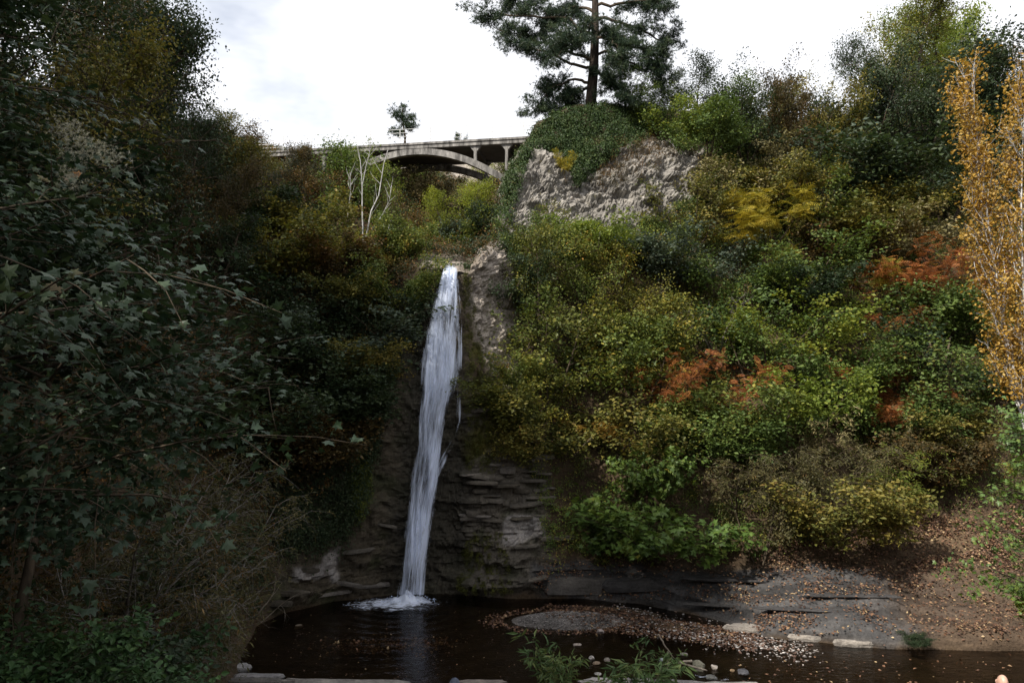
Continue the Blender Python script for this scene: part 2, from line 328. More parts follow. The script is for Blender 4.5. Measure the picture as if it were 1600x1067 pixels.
wetm = soft([(690, 415), (726, 420), (735, 560), (740, 700), (725, 930), (596, 930), (618, 700), (640, 520), (668, 440)], 14); lay(wetm * 0.7, (0.035, 0.033, 0.026))
# relief: soft lumps on soil, crumbling blocks on the grey cliff, shelving layers on the wet walls
d = 0.55 * fbm(G * 0.22, 3, 1) + 0.12 * fbm(G * 1.1, 3, 2)
blk = np.abs(fbm(G * np.array([0.9, 0.9, 1.3]), 5, 41, 0.62)); blk = np.floor(blk * 7 + 0.6 * fbm(G * 3, 2, 46)) / 7; d = d + mk['CLIFF'] * (0.35 * (blk - 0.3) + 0.10 * np.abs(fbm(G * np.array([3.0, 3.0, 4.5]), 3, 43, 0.7)))
blk2 = np.abs(fbm(G * np.array([0.7, 0.7, 0.5]), 4, 44, 0.55)); d = d + mk['CHUTE'] * (0.5 * (blk2 - 0.35) + 0.05 * fbm(G * 6, 2, 45))
zz = G[..., 2] * 2.1 + 0.55 * fbm(G * np.array([0.5, 0.5, 0.25]), 3, 51)
stp = hsh(np.floor(zz), np.floor(zz) * 0, np.floor(zz) * 0, 7); stp2 = hsh(np.floor(zz * 3.1), np.floor(zz) * 0, np.floor(zz) * 0, 8)
brk = np.clip(fbm(G * np.array([0.55, 0.55, 1.6]), 3, 52) + 0.5, 0, 1)
d = d + (0.9 * mk['WALLR'] + 0.45 * mk['WALLL'] + 0.14 * mk['BANK']) * ((0.42 * stp + 0.16 * stp2) * brk - 0.15) + (mk['WALLR'] + mk['WALLL']) * 0.10 * fbm(G * 4, 3, 53)
zb = G[..., 2] * 6.5 + 0.9 * fbm(G * np.array([0.35, 0.35, 0.2]), 3, 55); fb = np.floor(zb); sb = hsh(fb, fb * 0, fb * 0, 5)
brb = np.clip(fbm(G * np.array([0.6, 0.6, 2.0]), 3, 56) * 1.2 + 0.6, 0, 1)
d = d + mk['BANK'] * (0.20 * sb * brb + 0.03 * fbm(G * 5, 2, 57)); tint *= (1 + mk['BANK'] * (0.7 * sb - 0.35))[..., None]
d = d * np.clip((np.arange(G.shape[1]) - 2) / 8.0, 0, 1)[None]
def cells(p, s):
    """random value of the nearest jittered cell centre: angular blocks"""
    f = np.floor(p).astype(np.int64); best = np.full(p.shape[:-1], 1e9); val = np.zeros(p.shape[:-1])
    for a in (-1, 0, 1):
        for b_ in (-1, 0, 1):
            for c_ in (-1, 0, 1):
                q = f + np.array([a, b_, c_]); jit = np.stack([hsh(q[..., 0], q[..., 1], q[..., 2], s + k) for k in (1, 2, 3)], -1)
                dd = ((q + jit - p) ** 2).sum(-1); m_ = dd < best; best = np.where(m_, dd, best); val = np.where(m_, hsh(q[..., 0], q[..., 1], q[..., 2], s + 9), val)
    return val
msk = (mk['CLIFF'] + 0.8 * mk['CHUTE'] + 0.35 * mk['WALLR'] + 0.25 * mk['WALLL']); sel = msk > 0.02; gs = G[sel] + 0.18 * np.stack([fbm(G[sel] * 1.6, 2, k) for k in (91, 92, 93)], -1)
d[sel] += msk[sel] * (0.30 * (cells(gs * np.array([1.1, 1.1, 1.6]), 11) - 0.5) + 0.28 * (cells(gs * np.array([2.6, 2.6, 3.8]), 31) - 0.5) + 0.14 * (cells(gs * np.array([5.5, 5.5, 8.0]), 51) - 0.5))
tint[sel] *= (1 + np.clip(msk[sel], 0, 1)[:, None] * 0.55 * (cells(gs * np.array([2.6, 2.6, 3.8]), 71)[:, None] - 0.5))
GD = G + N * d[..., None]
nu, nv = GD.shape[:2]
ii = (np.arange(nu - 1)[:, None] * nv + np.arange(nv - 1)[None]); quads = np.stack([ii, ii + nv, ii + nv + 1, ii + 1], -1).reshape(-1, 4)
rkf = (rocky[:-1, :-1] > 0.5).ravel()
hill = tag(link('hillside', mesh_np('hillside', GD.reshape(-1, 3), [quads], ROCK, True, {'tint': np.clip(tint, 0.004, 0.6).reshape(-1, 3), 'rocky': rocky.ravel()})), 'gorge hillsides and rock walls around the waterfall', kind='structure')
hill.data.polygons.foreach_set('use_smooth', ~rkf)

# where a line of sight meets the hillside (used to stand plants on it)
DX, DY = proj(GD); CELL = 5.0; nbx, nby = int(2200 / CELL), int(1500 / CELL)
ix = np.clip(((DX + 300) / CELL).astype(int), 0, nbx - 1).ravel(); iy = np.clip(((DY + 200) / CELL).astype(int), 0, nby - 1).ravel()
buf = np.full((nby, nbx), 1e9); np.minimum.at(buf, (iy, ix), np.where(GD[..., 1].ravel() > 3, GD[..., 1].ravel(), 1e9))
for _ in range(12):
    hole = buf > 1e8
    if not hole.any(): break
    pad = np.pad(buf, 1, constant_values=1e9); nb = np.min([pad[1:-1, :-2], pad[1:-1, 2:], pad[:-2, 1:-1], pad[2:, 1:-1]], 0); buf = np.where(hole, nb, buf)
_jx = np.clip(((DX + 300) / CELL).astype(int), 0, nbx - 1); _jy = np.clip(((DY + 200) / CELL).astype(int), 0, nby - 1)
SEEN = (GD[..., 1] <= buf[_jy, _jx] + 1.2) & (GD[..., 1] > 3)
def depth(px, py):
    v = buf[int(np.clip((py + 200) / CELL, 0, nby - 1)), int(np.clip((px + 300) / CELL, 0, nbx - 1))]
    return float(v) if v < 1e8 else 45.0
def surf(px, py): return P(px, py, depth(px, py))

# ---------------------------------------------------------------- ground: pool bed, creek, gravel bar, near terrace
BAR = P(880, 957, 32.0); BAR = np.array([BAR[0], 31.6])
def ground_z(x, y):
    near = 8.0 * np.clip(1 - (y - 1) / 22.0, 0, 1.25) ** 1.2
    bed = -0.55 + 0 * x
    px = x / np.maximum(y, 1) * F + 800
    bed = bed + 0.30 * np.clip((px - 850) / 300, 0, 1)                     # creek is shallower to one side
    e = ((x - BAR[0]) / 3.0) ** 2 + ((y - BAR[1]) / 1.55) ** 2
    bed = bed + 0.78 * np.exp(-e ** 1.4)
    e2 = ((x - 6.3 - 0.5 * (31 - y)) / 4.6) ** 2 + ((y - 31.2 + 0.35 * (x - 6)) / 1.0) ** 2
    bed = np.maximum(bed, -0.5 + 0.62 * np.exp(-e2))
    e4 = ((x - 4.6) / 3.9) ** 2 + ((y - 32.9 + 0.28 * (x - 4.6)) / 1.25) ** 2
    bed = np.maximum(bed, -0.5 + 0.60 * np.exp(-e4 ** 1.5))
    e3 = ((x + 3.8) / 1.6) ** 2 + ((y - 29.6) / 0.5) ** 2
    bed = bed + 0.40 * np.exp(-e3)
    k = np.clip((y - 22.5) / 2.2, 0, 1); k = k * k * (3 - 2 * k)
    return near * (1 - k) + bed * k - 0.25 * (1 - np.abs(2 * k - 1)) * 0
gx, gy = np.meshgrid(np.linspace(-16, 30, 260), np.concatenate([np.linspace(-14, 21, 60), np.linspace(21.2, 37.5, 150)]), indexing='ij')
gz = ground_z(gx, gy); gp = np.stack([gx, gy, gz], -1)
gz = gz + 0.05 * fbm(gp * 0.9, 4, 61) + 0.10 * fbm(gp * 0.3, 2, 62) * (gy < 23)
gp[..., 2] = gz
gi = (np.arange(259)[:, None] * 210 + np.arange(209)[None]); gq = np.stack([gi, gi + 210, gi + 211, gi + 1], -1).reshape(-1, 4)
gt = np.zeros(gp.shape) + np.array([0.065, 0.045, 0.028]); wetk = np.clip((0.05 - gz) / 0.3, 0, 1)[..., None]
gt = gt * (1 - wetk) + wetk * np.array([0.060, 0.047, 0.034])
gbar = np.exp(-(((gx - BAR[0]) / 2.6) ** 2 + ((gy - BAR[1]) / 1.3) ** 2) ** 2)[..., None]; gt = gt * (1 - gbar) + gbar * np.array([0.17, 0.155, 0.145])
tag(link('ground', mesh_np('ground', gp.reshape(-1, 3), [gq], ROCK, True, {'tint': gt.reshape(-1, 3), 'rocky': gz.ravel() * 0})), 'stream bed and slope below the viewpoint', kind='structure')
far = mesh_np('terrain', [(-3000, -400, -12), (3000, -400, -12), (3000, 3000, -12), (-3000, 3000, -12)], [np.array([[0, 1, 2, 3]])], ROCK, False, {'tint': np.zeros((4, 3)) + 0.05, 'rocky': np.zeros(4)})
tag(link('terrain', far), 'land reaching to the horizon', kind='structure')
# hill closing the gorge behind the bridge
hx, hy = np.meshgrid(np.linspace(-60, 30, 120), np.linspace(0, 1, 50), indexing='ij')
hz = 12 + hy * (31 + 1.0 * np.sin(hx * 0.12) + 0.8 * np.sin(hx * 0.31 + 1)); hp = np.stack([hx, 80 + 20 * hy ** 1.2 + 0.002 * hx ** 2, np.minimum(hz, 44)], -1); hp = hp + 1.0 * fbm(hp * 0.25, 4, 71)[..., None] * np.array([0.2, -1, 0.3])
hi = (np.arange(119)[:, None] * 50 + np.arange(49)[None]); hq = np.stack([hi, hi + 50, hi + 51, hi + 1], -1).reshape(-1, 4)
ht = np.zeros(hp.shape) + np.array([0.26, 0.23, 0.20])
tag(link('hill', mesh_np('hill', hp.reshape(-1, 3), [hq], ROCK, True, {'tint': ht.reshape(-1, 3), 'rocky': np.ones(hp.shape[:2]).ravel()})), 'bare stony hill closing the gorge beyond the bridge', kind='structure')

# ---------------------------------------------------------------- pool water
t = NT('pool_water'); p = t.pos()
st = t.n('ShaderNodeMapping', {'Vector': p, 'Scale': (1.0, 2.2, 1.0)}).outputs[0]
r1 = t.noise(3.0, 3, 0.5, st, 0.5); r2 = t.noise(11.0, 3, 0.5, st)
dv = t.n('ShaderNodeVectorMath', {0: p, 1: (-5.1, 34.0, 0.0)}, operation='DISTANCE').outputs['Value']
rg = t.math('MULTIPLY', t.math('SINE', t.math('ADD', t.math('MULTIPLY', dv, 9.0), t.math('MULTIPLY', r1, 6.0))), t.math('DIVIDE', 0.55, t.math('ADD', 0.6, t.math('MULTIPLY', dv, 0.45))))
bp = t.n('ShaderNodeBump', {'Strength': 0.45, 'Distance': 0.05, 'Height': t.math('ADD', t.math('ADD', r1, rg), t.math('MULTIPLY', r2, 0.35))})
fr = t.n('ShaderNodeFresnel', {'IOR': 1.33, 'Normal': bp.outputs[0]}).outputs[0]
gl = t.n('ShaderNodeBsdfGlossy', {'Color': (0.9, 0.9, 0.9, 1), 'Roughness': 0.06, 'Normal': bp.outputs[0]})
tr = t.n('ShaderNodeBsdfTransparent', {'Color': (0.46, 0.40, 0.32, 1)})
WATER = t.out(t.n('ShaderNodeMixShader', {0: fr, 1: tr.outputs[0], 2: gl.outputs[0]}).outputs[0])
wx, wy = np.meshgrid(np.linspace(-16, 30, 60), np.linspace(23.2, 37, 40), indexing='ij'); wi = (np.arange(59)[:, None] * 40 + np.arange(39)[None])
tag(link('pool_water', mesh_np('pool_water', np.stack([wx, wy, wx * 0], -1).reshape(-1, 3), [np.stack([wi, wi + 40, wi + 41, wi + 1], -1).reshape(-1, 4)], WATER, True)), 'dark brown pool and creek below the waterfall', kind='structure')

# ---------------------------------------------------------------- waterfall
def fall_mat(name, lo, hi, blue=(0.74, 0.82, 1.0)):
    t = NT(name); uv = t.n('ShaderNodeTexCoord').outputs['UV']
    m1 = t.n('ShaderNodeMapping', {'Vector': uv, 'Scale': (5.0, 0.42, 1)}).outputs[0]
    m2 = t.n('ShaderNodeMapping', {'Vector': uv, 'Scale': (19.0, 1.0, 1)}).outputs[0]
    a = t.noise(1.0, 6, 0.62, m1, 0.9); b = t.noise(1.0, 6, 0.68, m2, 0.5)
    f = t.math('ADD', t.math('MULTIPLY', a, 0.6), t.math('MULTIPLY', b, 0.4))
    ed = t.n('ShaderNodeAttribute', attribute_name='edge').outputs['Fac']
    al = t.math('MULTIPLY', t.n('ShaderNodeMapRange', {'Value': t.math('ADD', f, t.math('MULTIPLY', t.math('SUBTRACT', ed, 1.0), 0.42)), 'From Min': lo, 'From Max': hi}).outputs[0], 1.0)
    bpn = t.n('ShaderNodeBump', {'Strength': 0.5, 'Distance': 0.05, 'Height': f})
    p = t.n('ShaderNodeBsdfPrincipled', {'Base Color': (*blue, 1), 'Roughness': 0.35, 'Normal': bpn.outputs[0]})
    tl = t.n('ShaderNodeBsdfTranslucent', {'Color': (*blue, 1)})
    m = t.n('ShaderNodeMixShader', {0: 0.2, 1: p.outputs[0], 2: tl.outputs[0]})
    tp = t.n('ShaderNodeBsdfTransparent')
    return t.out(t.n('ShaderNodeMixShader', {0: al, 1: tp.outputs[0], 2: m.outputs[0]}).outputs[0])
FM = [fall_mat('falling_water', 0.34, 0.60), fall_mat('falling_water_thin', 0.41, 0.66)]
def smooth(k, t): 
    k = np.array(k, float); return np.stack([np.interp(t, k[:, 0], k[:, i]) for i in range(1, k.shape[1])], -1)
fall_root = tag(empty('waterfall', P(640, 930, 34.6)), 'tall narrow white waterfall dropping down the rock face into the pool', 'waterfall')
fall_inv = Matrix.Translation(-Vector(fall_root.location))
EDGE = [(408, 697, 716, 35.6), (418, 690, 718, 35.25), (440, 683, 719, 34.95), (480, 671, 722, 34.75), (540, 659, 723, 34.7), (600, 653, 718, 34.7), (650, 649, 703, 34.7), (700, 646, 697, 34.65), (740, 641, 689, 34.6), (790, 637, 678, 34.55), (830, 634, 672, 34.5), (880, 629, 664, 34.45), (932, 622, 660, 34.4)]
vv = np.linspace(408, 934, 240); uu = np.linspace(0, 1, 44)
e = smooth(EDGE, vv)
for _ in range(10): e[1:-1] = 0.25 * e[:-2] + 0.5 * e[1:-1] + 0.25 * e[2:]
for li, (sh, wd, mt) in enumerate([(0.0, 1.0, 0), (-0.14, 0.9, 1), (0.16, 1.04, 1)]):
    c0 = (e[:, 0] + e[:, 1]) / 2; hw = (e[:, 1] - e[:, 0]) / 2 * wd * (1.06 + 0.28 * np.clip((vv - 700) / 200, 0, 1))
    pxg = c0[:, None] + hw[:, None] * (2 * uu - 1)[None]; pyg = np.repeat(vv[:, None], 44, 1)
    bul = 0.30 * (1 - (2 * uu - 1) ** 2)[None] * np.clip((vv - 410) / 60, 0, 1)[:, None]
    q3 = np.stack([pxg * 0.11, pyg * 0.008, pxg * 0 + li * 5], -1)
    V = P(pxg, pyg, e[:, 2][:, None] - bul + sh + 0.07 * fbm(q3 * np.array([1.6, 1, 1]), 3, 80 + li))
    V = V - np.array(fall_root.location)
    ed = np.clip((1 - np.abs(2 * uu - 1)) * 2.4, 0, 1)[None] * np.ones((240, 1)) + 0.35 * fbm(np.stack([pxg * 0.05, pyg * 0.012, pxg * 0 + 9 * li], -1), 3, 95); ed = ed * np.clip((934 - vv) / 6, 0.2, 1)[:, None] * np.clip((vv - 406) / 16, 0.0, 1)[:, None]
    ed = ed - 0.10 * np.clip((pyg - 520) / 60, 0, 1) * np.clip((pxg - 690) / 14, 0, 1)
    wi = (np.arange(239)[:, None] * 44 + np.arange(43)[None])
    link('water_sheet', mesh_np('water_sheet', V.reshape(-1, 3), [np.stack([wi, wi + 1, wi + 45, wi + 44], -1).reshape(-1, 4)], FM[mt], True, {'edge': ed.ravel()}, uv=np.stack([uu[None] * 2 * np.ones((240, 1)) + li * 3.3, vv[:, None] * 0.03 + 0 * pxg], -1).reshape(-1, 2)), fall_root)
# side trickles: thin streams as tubes
t = NT('trickle_water'); WTR = t.out(t.n('ShaderNodeBsdfPrincipled', {'Base Color': (0.50, 0.58, 0.78, 1), 'Roughness': 0.25}).outputs[0])
def trickle(pts, r0, seed, Y=34.75):
    k = np.array(pts, float); n = 70; t_ = np.linspace(0, 1, n); s = np.linspace(0, 1, len(k)); r = rs(seed)
    x = np.interp(t_, s, k[:, 0]); y = np.interp(t_, s, k[:, 1])
    for _ in range(3): x[1:-1] = (x[:-2] + x[2:] + 2 * x[1:-1]) / 4
    m = MB(); m.tube(P(x + r.randn(n) * 0.5, y, Y + 0 * x) - np.array(fall_root.location), r0 * (0.55 + 0.8 * r.rand(n)), 5)
    link('side_trickle', m.mesh('side_trickle', WTR, True), fall_root)
e2 = smooth([(436, 708, 719), (500, 712, 726), (560, 711, 725), (620, 710, 724), (660, 709, 725), (690, 699, 718), (712, 686, 705), (745, 672, 690)], np.linspace(436, 745, 120)); v2 = np.linspace(436, 745, 120); u2 = np.linspace(0, 1, 14)
for _ in range(6): e2[1:-1] = 0.25 * e2[:-2] + 0.5 * e2[1:-1] + 0.25 * e2[2:]
X2 = e2[:, :1] * (1 - u2) + e2[:, 1:] * u2; Y2 = np.repeat(v2[:, None], 14, 1); w2 = (np.arange(119)[:, None] * 14 + np.arange(13)[None])
V2 = P(X2, Y2, 34.85 - 0.12 * (1 - (2 * u2 - 1) ** 2)[None] + 0.05 * fbm(np.stack([X2 * 0.2, Y2 * 0.02, X2 * 0], -1), 2, 88)) - np.array(fall_root.location)
ed2 = np.clip((1 - np.abs(2 * u2 - 1)) * 1.6, 0, 1)[None] * np.ones((120, 1)) - 0.12 + 0.3 * fbm(np.stack([X2 * 0.1, Y2 * 0.03, X2 * 0], -1), 2, 89)
link('side_veil', mesh_np('side_veil', V2.reshape(-1, 3), [np.stack([w2, w2 + 1, w2 + 15, w2 + 14], -1).reshape(-1, 4)], FM[1], True, {'edge': ed2.ravel()}, uv=np.stack([u2[None] * 0.5 * np.ones((120, 1)) + 7.1, Y2 * 0.03], -1).reshape(-1, 2)), fall_root)
# foam where the water lands
t = NT('foam'); p = t.obj(); al = t.n('ShaderNodeAttribute', attribute_name='edge').outputs['Fac']
n1 = t.noise(2.6, 6, 0.7, t.n('ShaderNodeMapping', {'Vector': p, 'Scale': (1, 2.0, 1)}).outputs[0], 0.8); f = t.n('ShaderNodeMapRange', {'Value': t.math('ADD', n1, al), 'From Min': 0.62, 'From Max': 0.85}).outputs[0]
pr = t.n('ShaderNodeBsdfPrincipled', {'Base Color': (0.70, 0.76, 0.90, 1), 'Roughness': 0.5}); tp = t.n('ShaderNodeBsdfTransparent')
FOAM = t.out(t.n('ShaderNodeMixShader', {0: f, 1: tp.outputs[0], 2: pr.outputs[0]}).outputs[0])
fo = P(626, 937, 33.9); fo[2] = 0
fu, fv = np.meshgrid(np.linspace(-3.2, 2.3, 120), np.linspace(-1.5, 1.3, 80), indexing='ij')
rr = np.sqrt((fu / np.where(fu < 0, 2.9, 1.9)) ** 2 + (fv / 1.2) ** 2); cen = np.exp(-((fu - 0.35) ** 2 / 0.30 + (fv - 0.35) ** 2 / 0.22))
fz = 0.02 + np.clip(1 - rr, 0, 1) * 0.10 * (1 + fbm(np.stack([fu * 3, fv * 3, fu * 0], -1), 4, 90)) + 0.34 * cen * (1 + 0.5 * fbm(np.stack([fu * 5, fv * 5, fu * 0], -1), 3, 91))
fa = 0.46 * np.clip(1.05 - rr, -0.6, 0.7) + 0.35 * cen
fi = (np.arange(119)[:, None] * 80 + np.arange(79)[None])
link('foam', mesh_np('foam', np.stack([fu, fv, fz], -1).reshape(-1, 3) + (fo - np.array(fall_root.location)), [np.stack([fi, fi + 80, fi + 81, fi + 1], -1).reshape(-1, 4)], FOAM, True, {'edge': fa.ravel()}), fall_root)
m = MB(); r = rs(14)
for k in range(260):
    a = r.rand() * 6.28; q = r.rand() ** 0.6; x = 0.35 + math.cos(a) * q * 1.3; y = 0.3 + math.sin(a) * q * 0.6; z = 0.05 + r.rand() ** 2 * 0.55 * (1 - q) + 0.05; s = 0.008 + 0.02 * r.rand() ** 2
    V = np.array([[1, 0, 0], [-1, 0, 0], [0, 1, 0], [0, -1, 0], [0, 0, 1.4], [0, 0, -1.4]]) * s + np.array([x, y, z])
    m.add(V, t=[[0, 2, 4], [2, 1, 4], [1, 3, 4], [3, 0, 4], [2, 0, 5], [1, 2, 5], [3, 1, 5], [0, 3, 5]])
sp = m.mesh('spray_drops', WTR); sp.transform(Matrix.Translation(Vector(fo) - fall_root.location)); link('spray_drops', sp, fall_root)['kind'] = 'stuff'

# ---------------------------------------------------------------- bridge
t = NT('concrete'); o = t.obj(); mpn = t.n('ShaderNodeMapping', {'Vector': o, 'Scale': (1.6, 1.6, 0.35)}).outputs[0]
n1 = t.noise(1.5, 6, 0.7, mpn); n2 = t.noise(14, 4, 0.6, o)
c = t.mix(1.0, t.ramp(n1, [(0.38, (0.06, 0.056, 0.052)), (0.52, (0.20, 0.19, 0.178)), (0.68, (0.36, 0.34, 0.32))]), t.ramp(n2, [(0.3, (0.75, 0.75, 0.75)), (0.7, (1.1, 1.1, 1.1))]), 'MULTIPLY')
bp = t.n('ShaderNodeBump', {'Strength': 0.4, 'Distance': 0.03, 'Height': n2})
CONC = t.out(t.n('ShaderNodeBsdfPrincipled', {'Base Color': c, 'Roughness': 0.9, 'Normal': bp.outputs[0]}).outputs[0])
t = NT('dark_concrete'); n1 = t.noise(1.2, 5, 0.6, t.obj()); DARK_CONC = t.out(t.n('ShaderNodeBsdfPrincipled', {'Base Color': t.ramp(n1, [(0.3, (0.05, 0.045, 0.04)), (0.7, (0.10, 0.09, 0.08))]), 'Roughness': 0.95}).outputs[0])  # darker concrete for the deck slab and cross beams
t = NT('rail_paint'); RAIL = t.out(t.n('ShaderNodeBsdfPrincipled', {'Base Color': t.ramp(t.noise(9, 4, 0.6, t.obj()), [(0.35, (0.52, 0.52, 0.51)), (0.6, (0.72, 0.72, 0.71))]), 'Roughness': 0.6, 'Metallic': 0.0}).outputs[0])
A = P(862, 212, 51.4); B = P(395, 238, 55.2); ZD = A[2]; A[2] = B[2] = 0
bd = B - A; BL = np.linalg.norm(bd); bd /= BL; bn = np.array([-bd[1], bd[0], 0]); bn *= np.sign(bn[1])
if bn[1] < 0: bn = -bn
up = np.array([0, 0, 1.0])
bridge = tag(empty('arch_bridge', (A[0], A[1], ZD - 4)), 'grey concrete open arch footbridge crossing the gorge above the waterfall', 'bridge')
BO = np.array(bridge.location)
def bp_(s, n, z): return A + bd * s + bn * n + up * z - BO
def s_of(px):   # distance along the deck edge under which a direction falls
    s = np.linspace(-3, BL + 3, 400); x, _ = proj((A[None] + bd * s[:, None] + up * ZD)); return float(np.interp(px, x[::-1], s[::-1]))
WB = 4.4; S0, S1 = -3.0, BL + 3.0
def bbox(m, s0, s1, n0, n1, z0, z1): m.box(bp_((s0 + s1) / 2, (n0 + n1) / 2, (z0 + z1) / 2), bd, bn, up, (s1 - s0) / 2, (n1 - n0) / 2, (z1 - z0) / 2)
m = MB(); bbox(m, S0, S1, 0.06, WB - 0.06, ZD - 0.34, ZD - 0.10); link('deck', m.mesh('deck', DARK_CONC), bridge)
for n0, n1 in ((-0.10, 0.28), (WB - 0.28, WB + 0.10)):
    m = MB(); bbox(m, S0, S1, n0, n1, ZD - 0.13, ZD + 0.02); bbox(m, S0, S1, n0 + 0.07, n1 - 0.07, ZD - 0.40, ZD - 0.125); link('edge_beam', m.mesh('edge_beam', CONC), bridge)
sc_, sp_ = s_of(648), s_of(806); half = sc_ - sp_; RISE = 3.05
def rib_z(s): return ZD - 0.62 - RISE * ((s - sc_) / half) ** 2
for n0 in (0.0, WB - 0.5):
    ss = np.linspace(sc_ - half * 1.12, sc_ + half * 1.12, 60); V = []
    for s in ss:
        z = rib_z(s); hgt = 0.22 + 0.06 * abs((s - sc_) / half)
        V += [bp_(s, n0, z - hgt), bp_(s, n0 + 0.5, z - hgt), bp_(s, n0 + 0.5, z + hgt), bp_(s, n0, z + hgt)]
    i = np.arange(59)[:, None] * 4; j = np.arange(4)[None]; j2 = (j + 1) % 4
    q = np.stack([i + j, i + j2, i + 4 + j2, i + 4 + j], -1).reshape(-1, 4); q = np.r_[q, [[3, 2, 1, 0], [236, 237, 238, 239]]]
    m = MB(); m.add(V, q); link('arch_rib', m.mesh('arch_rib', CONC), bridge)
gap = s_of(742) - s_of(791)
cols = [s_of(791) + k * gap for k in range(-1, 9)]
cols = [s_of(840), s_of(791), s_of(742), 2 * sc_ - s_of(742), s_of(505), s_of(457), s_of(410)]
for s in cols:
    for n0 in (0.10, WB - 0.40):
        u = (s - sc_) / half
        z0 = rib_z(s) if abs(u) < 1.0 else ZD - 4.6
        if ZD - 0.4 - z0 < 0.3: continue
        hw = 0.10 if abs(u) < 1.02 else 0.24
        m = MB(); bbox(m, s - hw, s + hw, n0, n0 + 0.30, z0, ZD - 0.39)
        for sg in (-1, 1):   # haunches under the beam
            V = [bp_(s + sg * hw, n0 + b, ZD - 0.39 - c) for b in (0.02, 0.28) for c in (0, 0.42)] + [bp_(s + sg * (hw + 0.36), n0 + b, ZD - 0.392) for b in (0.02, 0.28)]
            m.add(V, [[0, 1, 3, 2]], [[0, 4, 1], [2, 3, 5]]); m.add(V, [[1, 4, 5, 3]])
        link('column', m.mesh('column', CONC), bridge)
    m = MB(); bbox(m, s - 0.09, s + 0.09, 0.40, WB - 0.40, ZD - 0.62, ZD - 0.345); link('cross_beam', m.mesh('cross_beam', DARK_CONC), bridge)
for n0 in (0.05, WB - 0.05):
    for s in np.arange(S0 + 0.4, S1, gap):
        m = MB(); m.tube([bp_(s, n0, ZD), bp_(s, n0, ZD + 1.12)], 0.028, 6); link('railing_post', m.mesh('railing_post', RAIL), bridge)
    for hz_ in (0.28, 0.56, 0.84, 1.10):
        m = MB(); m.tube([bp_(S0, n0, ZD + hz_), bp_(S1, n0, ZD + hz_)], 0.017, 6); link('rail', m.mesh('rail', RAIL), bridge)

# ---------------------------------------------------------------- plant kit
def nrm(v): return v / (np.linalg.norm(v, axis=-1, keepdims=True) + 1e-9)
def leaves(tmpl, tris, pos, axis, nor, size, seed=0):
    T = np.asarray(tmpl, float); y = nrm(axis); x = nrm(np.cross(y, nor)); z = np.cross(x, y)
    V = pos[:, None] + size[:, None, None] * (T[None, :, 0:1] * x[:, None] + T[None, :, 1:2] * y[:, None] + T[None, :, 2:3] * z[:, None])
    n, k = len(pos), len(T); f = (np.arange(n)[:, None, None] * k + np.asarray(tris)[None]).reshape(-1, 3)
    rnd = np.repeat(rs(seed).rand(n), k); return V.reshape(-1, 3), f, rnd
OVAL = ([(0, 0, 0), (-0.33, 0.45, 0.10), (0, 1, -0.06), (0.33, 0.45, 0.10)], [[0, 2, 1], [0, 3, 2]])
NARROW = ([(0, 0, 0), (-0.11, 0.45, 0.03), (0, 1, -0.12), (0.11, 0.45, 0.03)], [[0, 2, 1], [0, 3, 2]])
_mo = [(0, 0.0), (-0.20, 0.02), (-0.48, -0.02), (-0.36, 0.22), (-0.62, 0.50), (-0.26, 0.50), (0, 1.0), (0.26, 0.50), (0.62, 0.50), (0.36, 0.22), (0.48, -0.02), (0.20, 0.02)]
MAPLE = ([(0, 0.28, 0.06)] + [(a, b, -0.18 * (a * a) - 0.10 * max(b - 0.5, 0)) for a, b in _mo], [[0, 1 + (i + 1) % 12, 1 + i] for i in range(12)])
def frond_t(n=8):
    V = []; T = []
    for i in range(n):
        y = 0.12 + 0.88 * i / (n - 1); dz = -0.35 * y * y; L_ = 0.26 * math.sin(math.pi * (0.18 + 0.72 * i / (n - 1))) + 0.06
        for s in (-1, 1):
            b = len(V); V += [(0, y, dz), (s * L_ * 0.5, y + 0.03, dz - 0.01), (s * L_, y + 0.10, dz - 0.07), (s * L_ * 0.45, y + 0.085, dz - 0.03)]
            T += [[b, b + 1, b + 2], [b, b + 2, b + 3]]
    b = len(V); V += [(-0.012, 0, 0), (0.012, 0, 0), (0, 1.0, -0.36)]; T.append([b, b + 1, b + 2])
    return V, T
FROND = frond_t()
def tuft_t(n=12, seed=3):
    r = rs(seed); V = []; T = []
    for i in range(n):
        d_ = nrm(r.randn(3) * np.array([0.75, 0.5, 0.75]) + np.array([0, 0.75, 0])); s = np.cross(d_, r.randn(3)); s = nrm(s) * 0.055; b = len(V)
        V += [tuple(-s), tuple(s), tuple(d_)]; T.append([b, b + 1, b + 2])
    return V, T
TUFT = tuft_t()
OVAL6 = ([(0, 0, 0), (-0.25, 0.22, 0.07), (-0.30, 0.52, 0.06), (0, 1, -0.12), (0.30, 0.52, 0.06), (0.25, 0.22, 0.07)], [[0, 2, 1], [0, 3, 2], [0, 4, 3], [0, 5, 4]])
TM = dict(oval6=OVAL6, oval=OVAL, narrow=NARROW, maple=MAPLE, frond=FROND, tuft=TUFT)
def curve(p, d, L_, n, bend, jit, r):
    """n points from p heading d for length L_, bending towards 'bend' on the way"""
    out = [p]; d = nrm(d)
    for i in range(n - 1):
        d = nrm(d + bend / n + r.randn(3) * jit); out.append(out[-1] + d * L_ / (n - 1))
    return np.array(out)
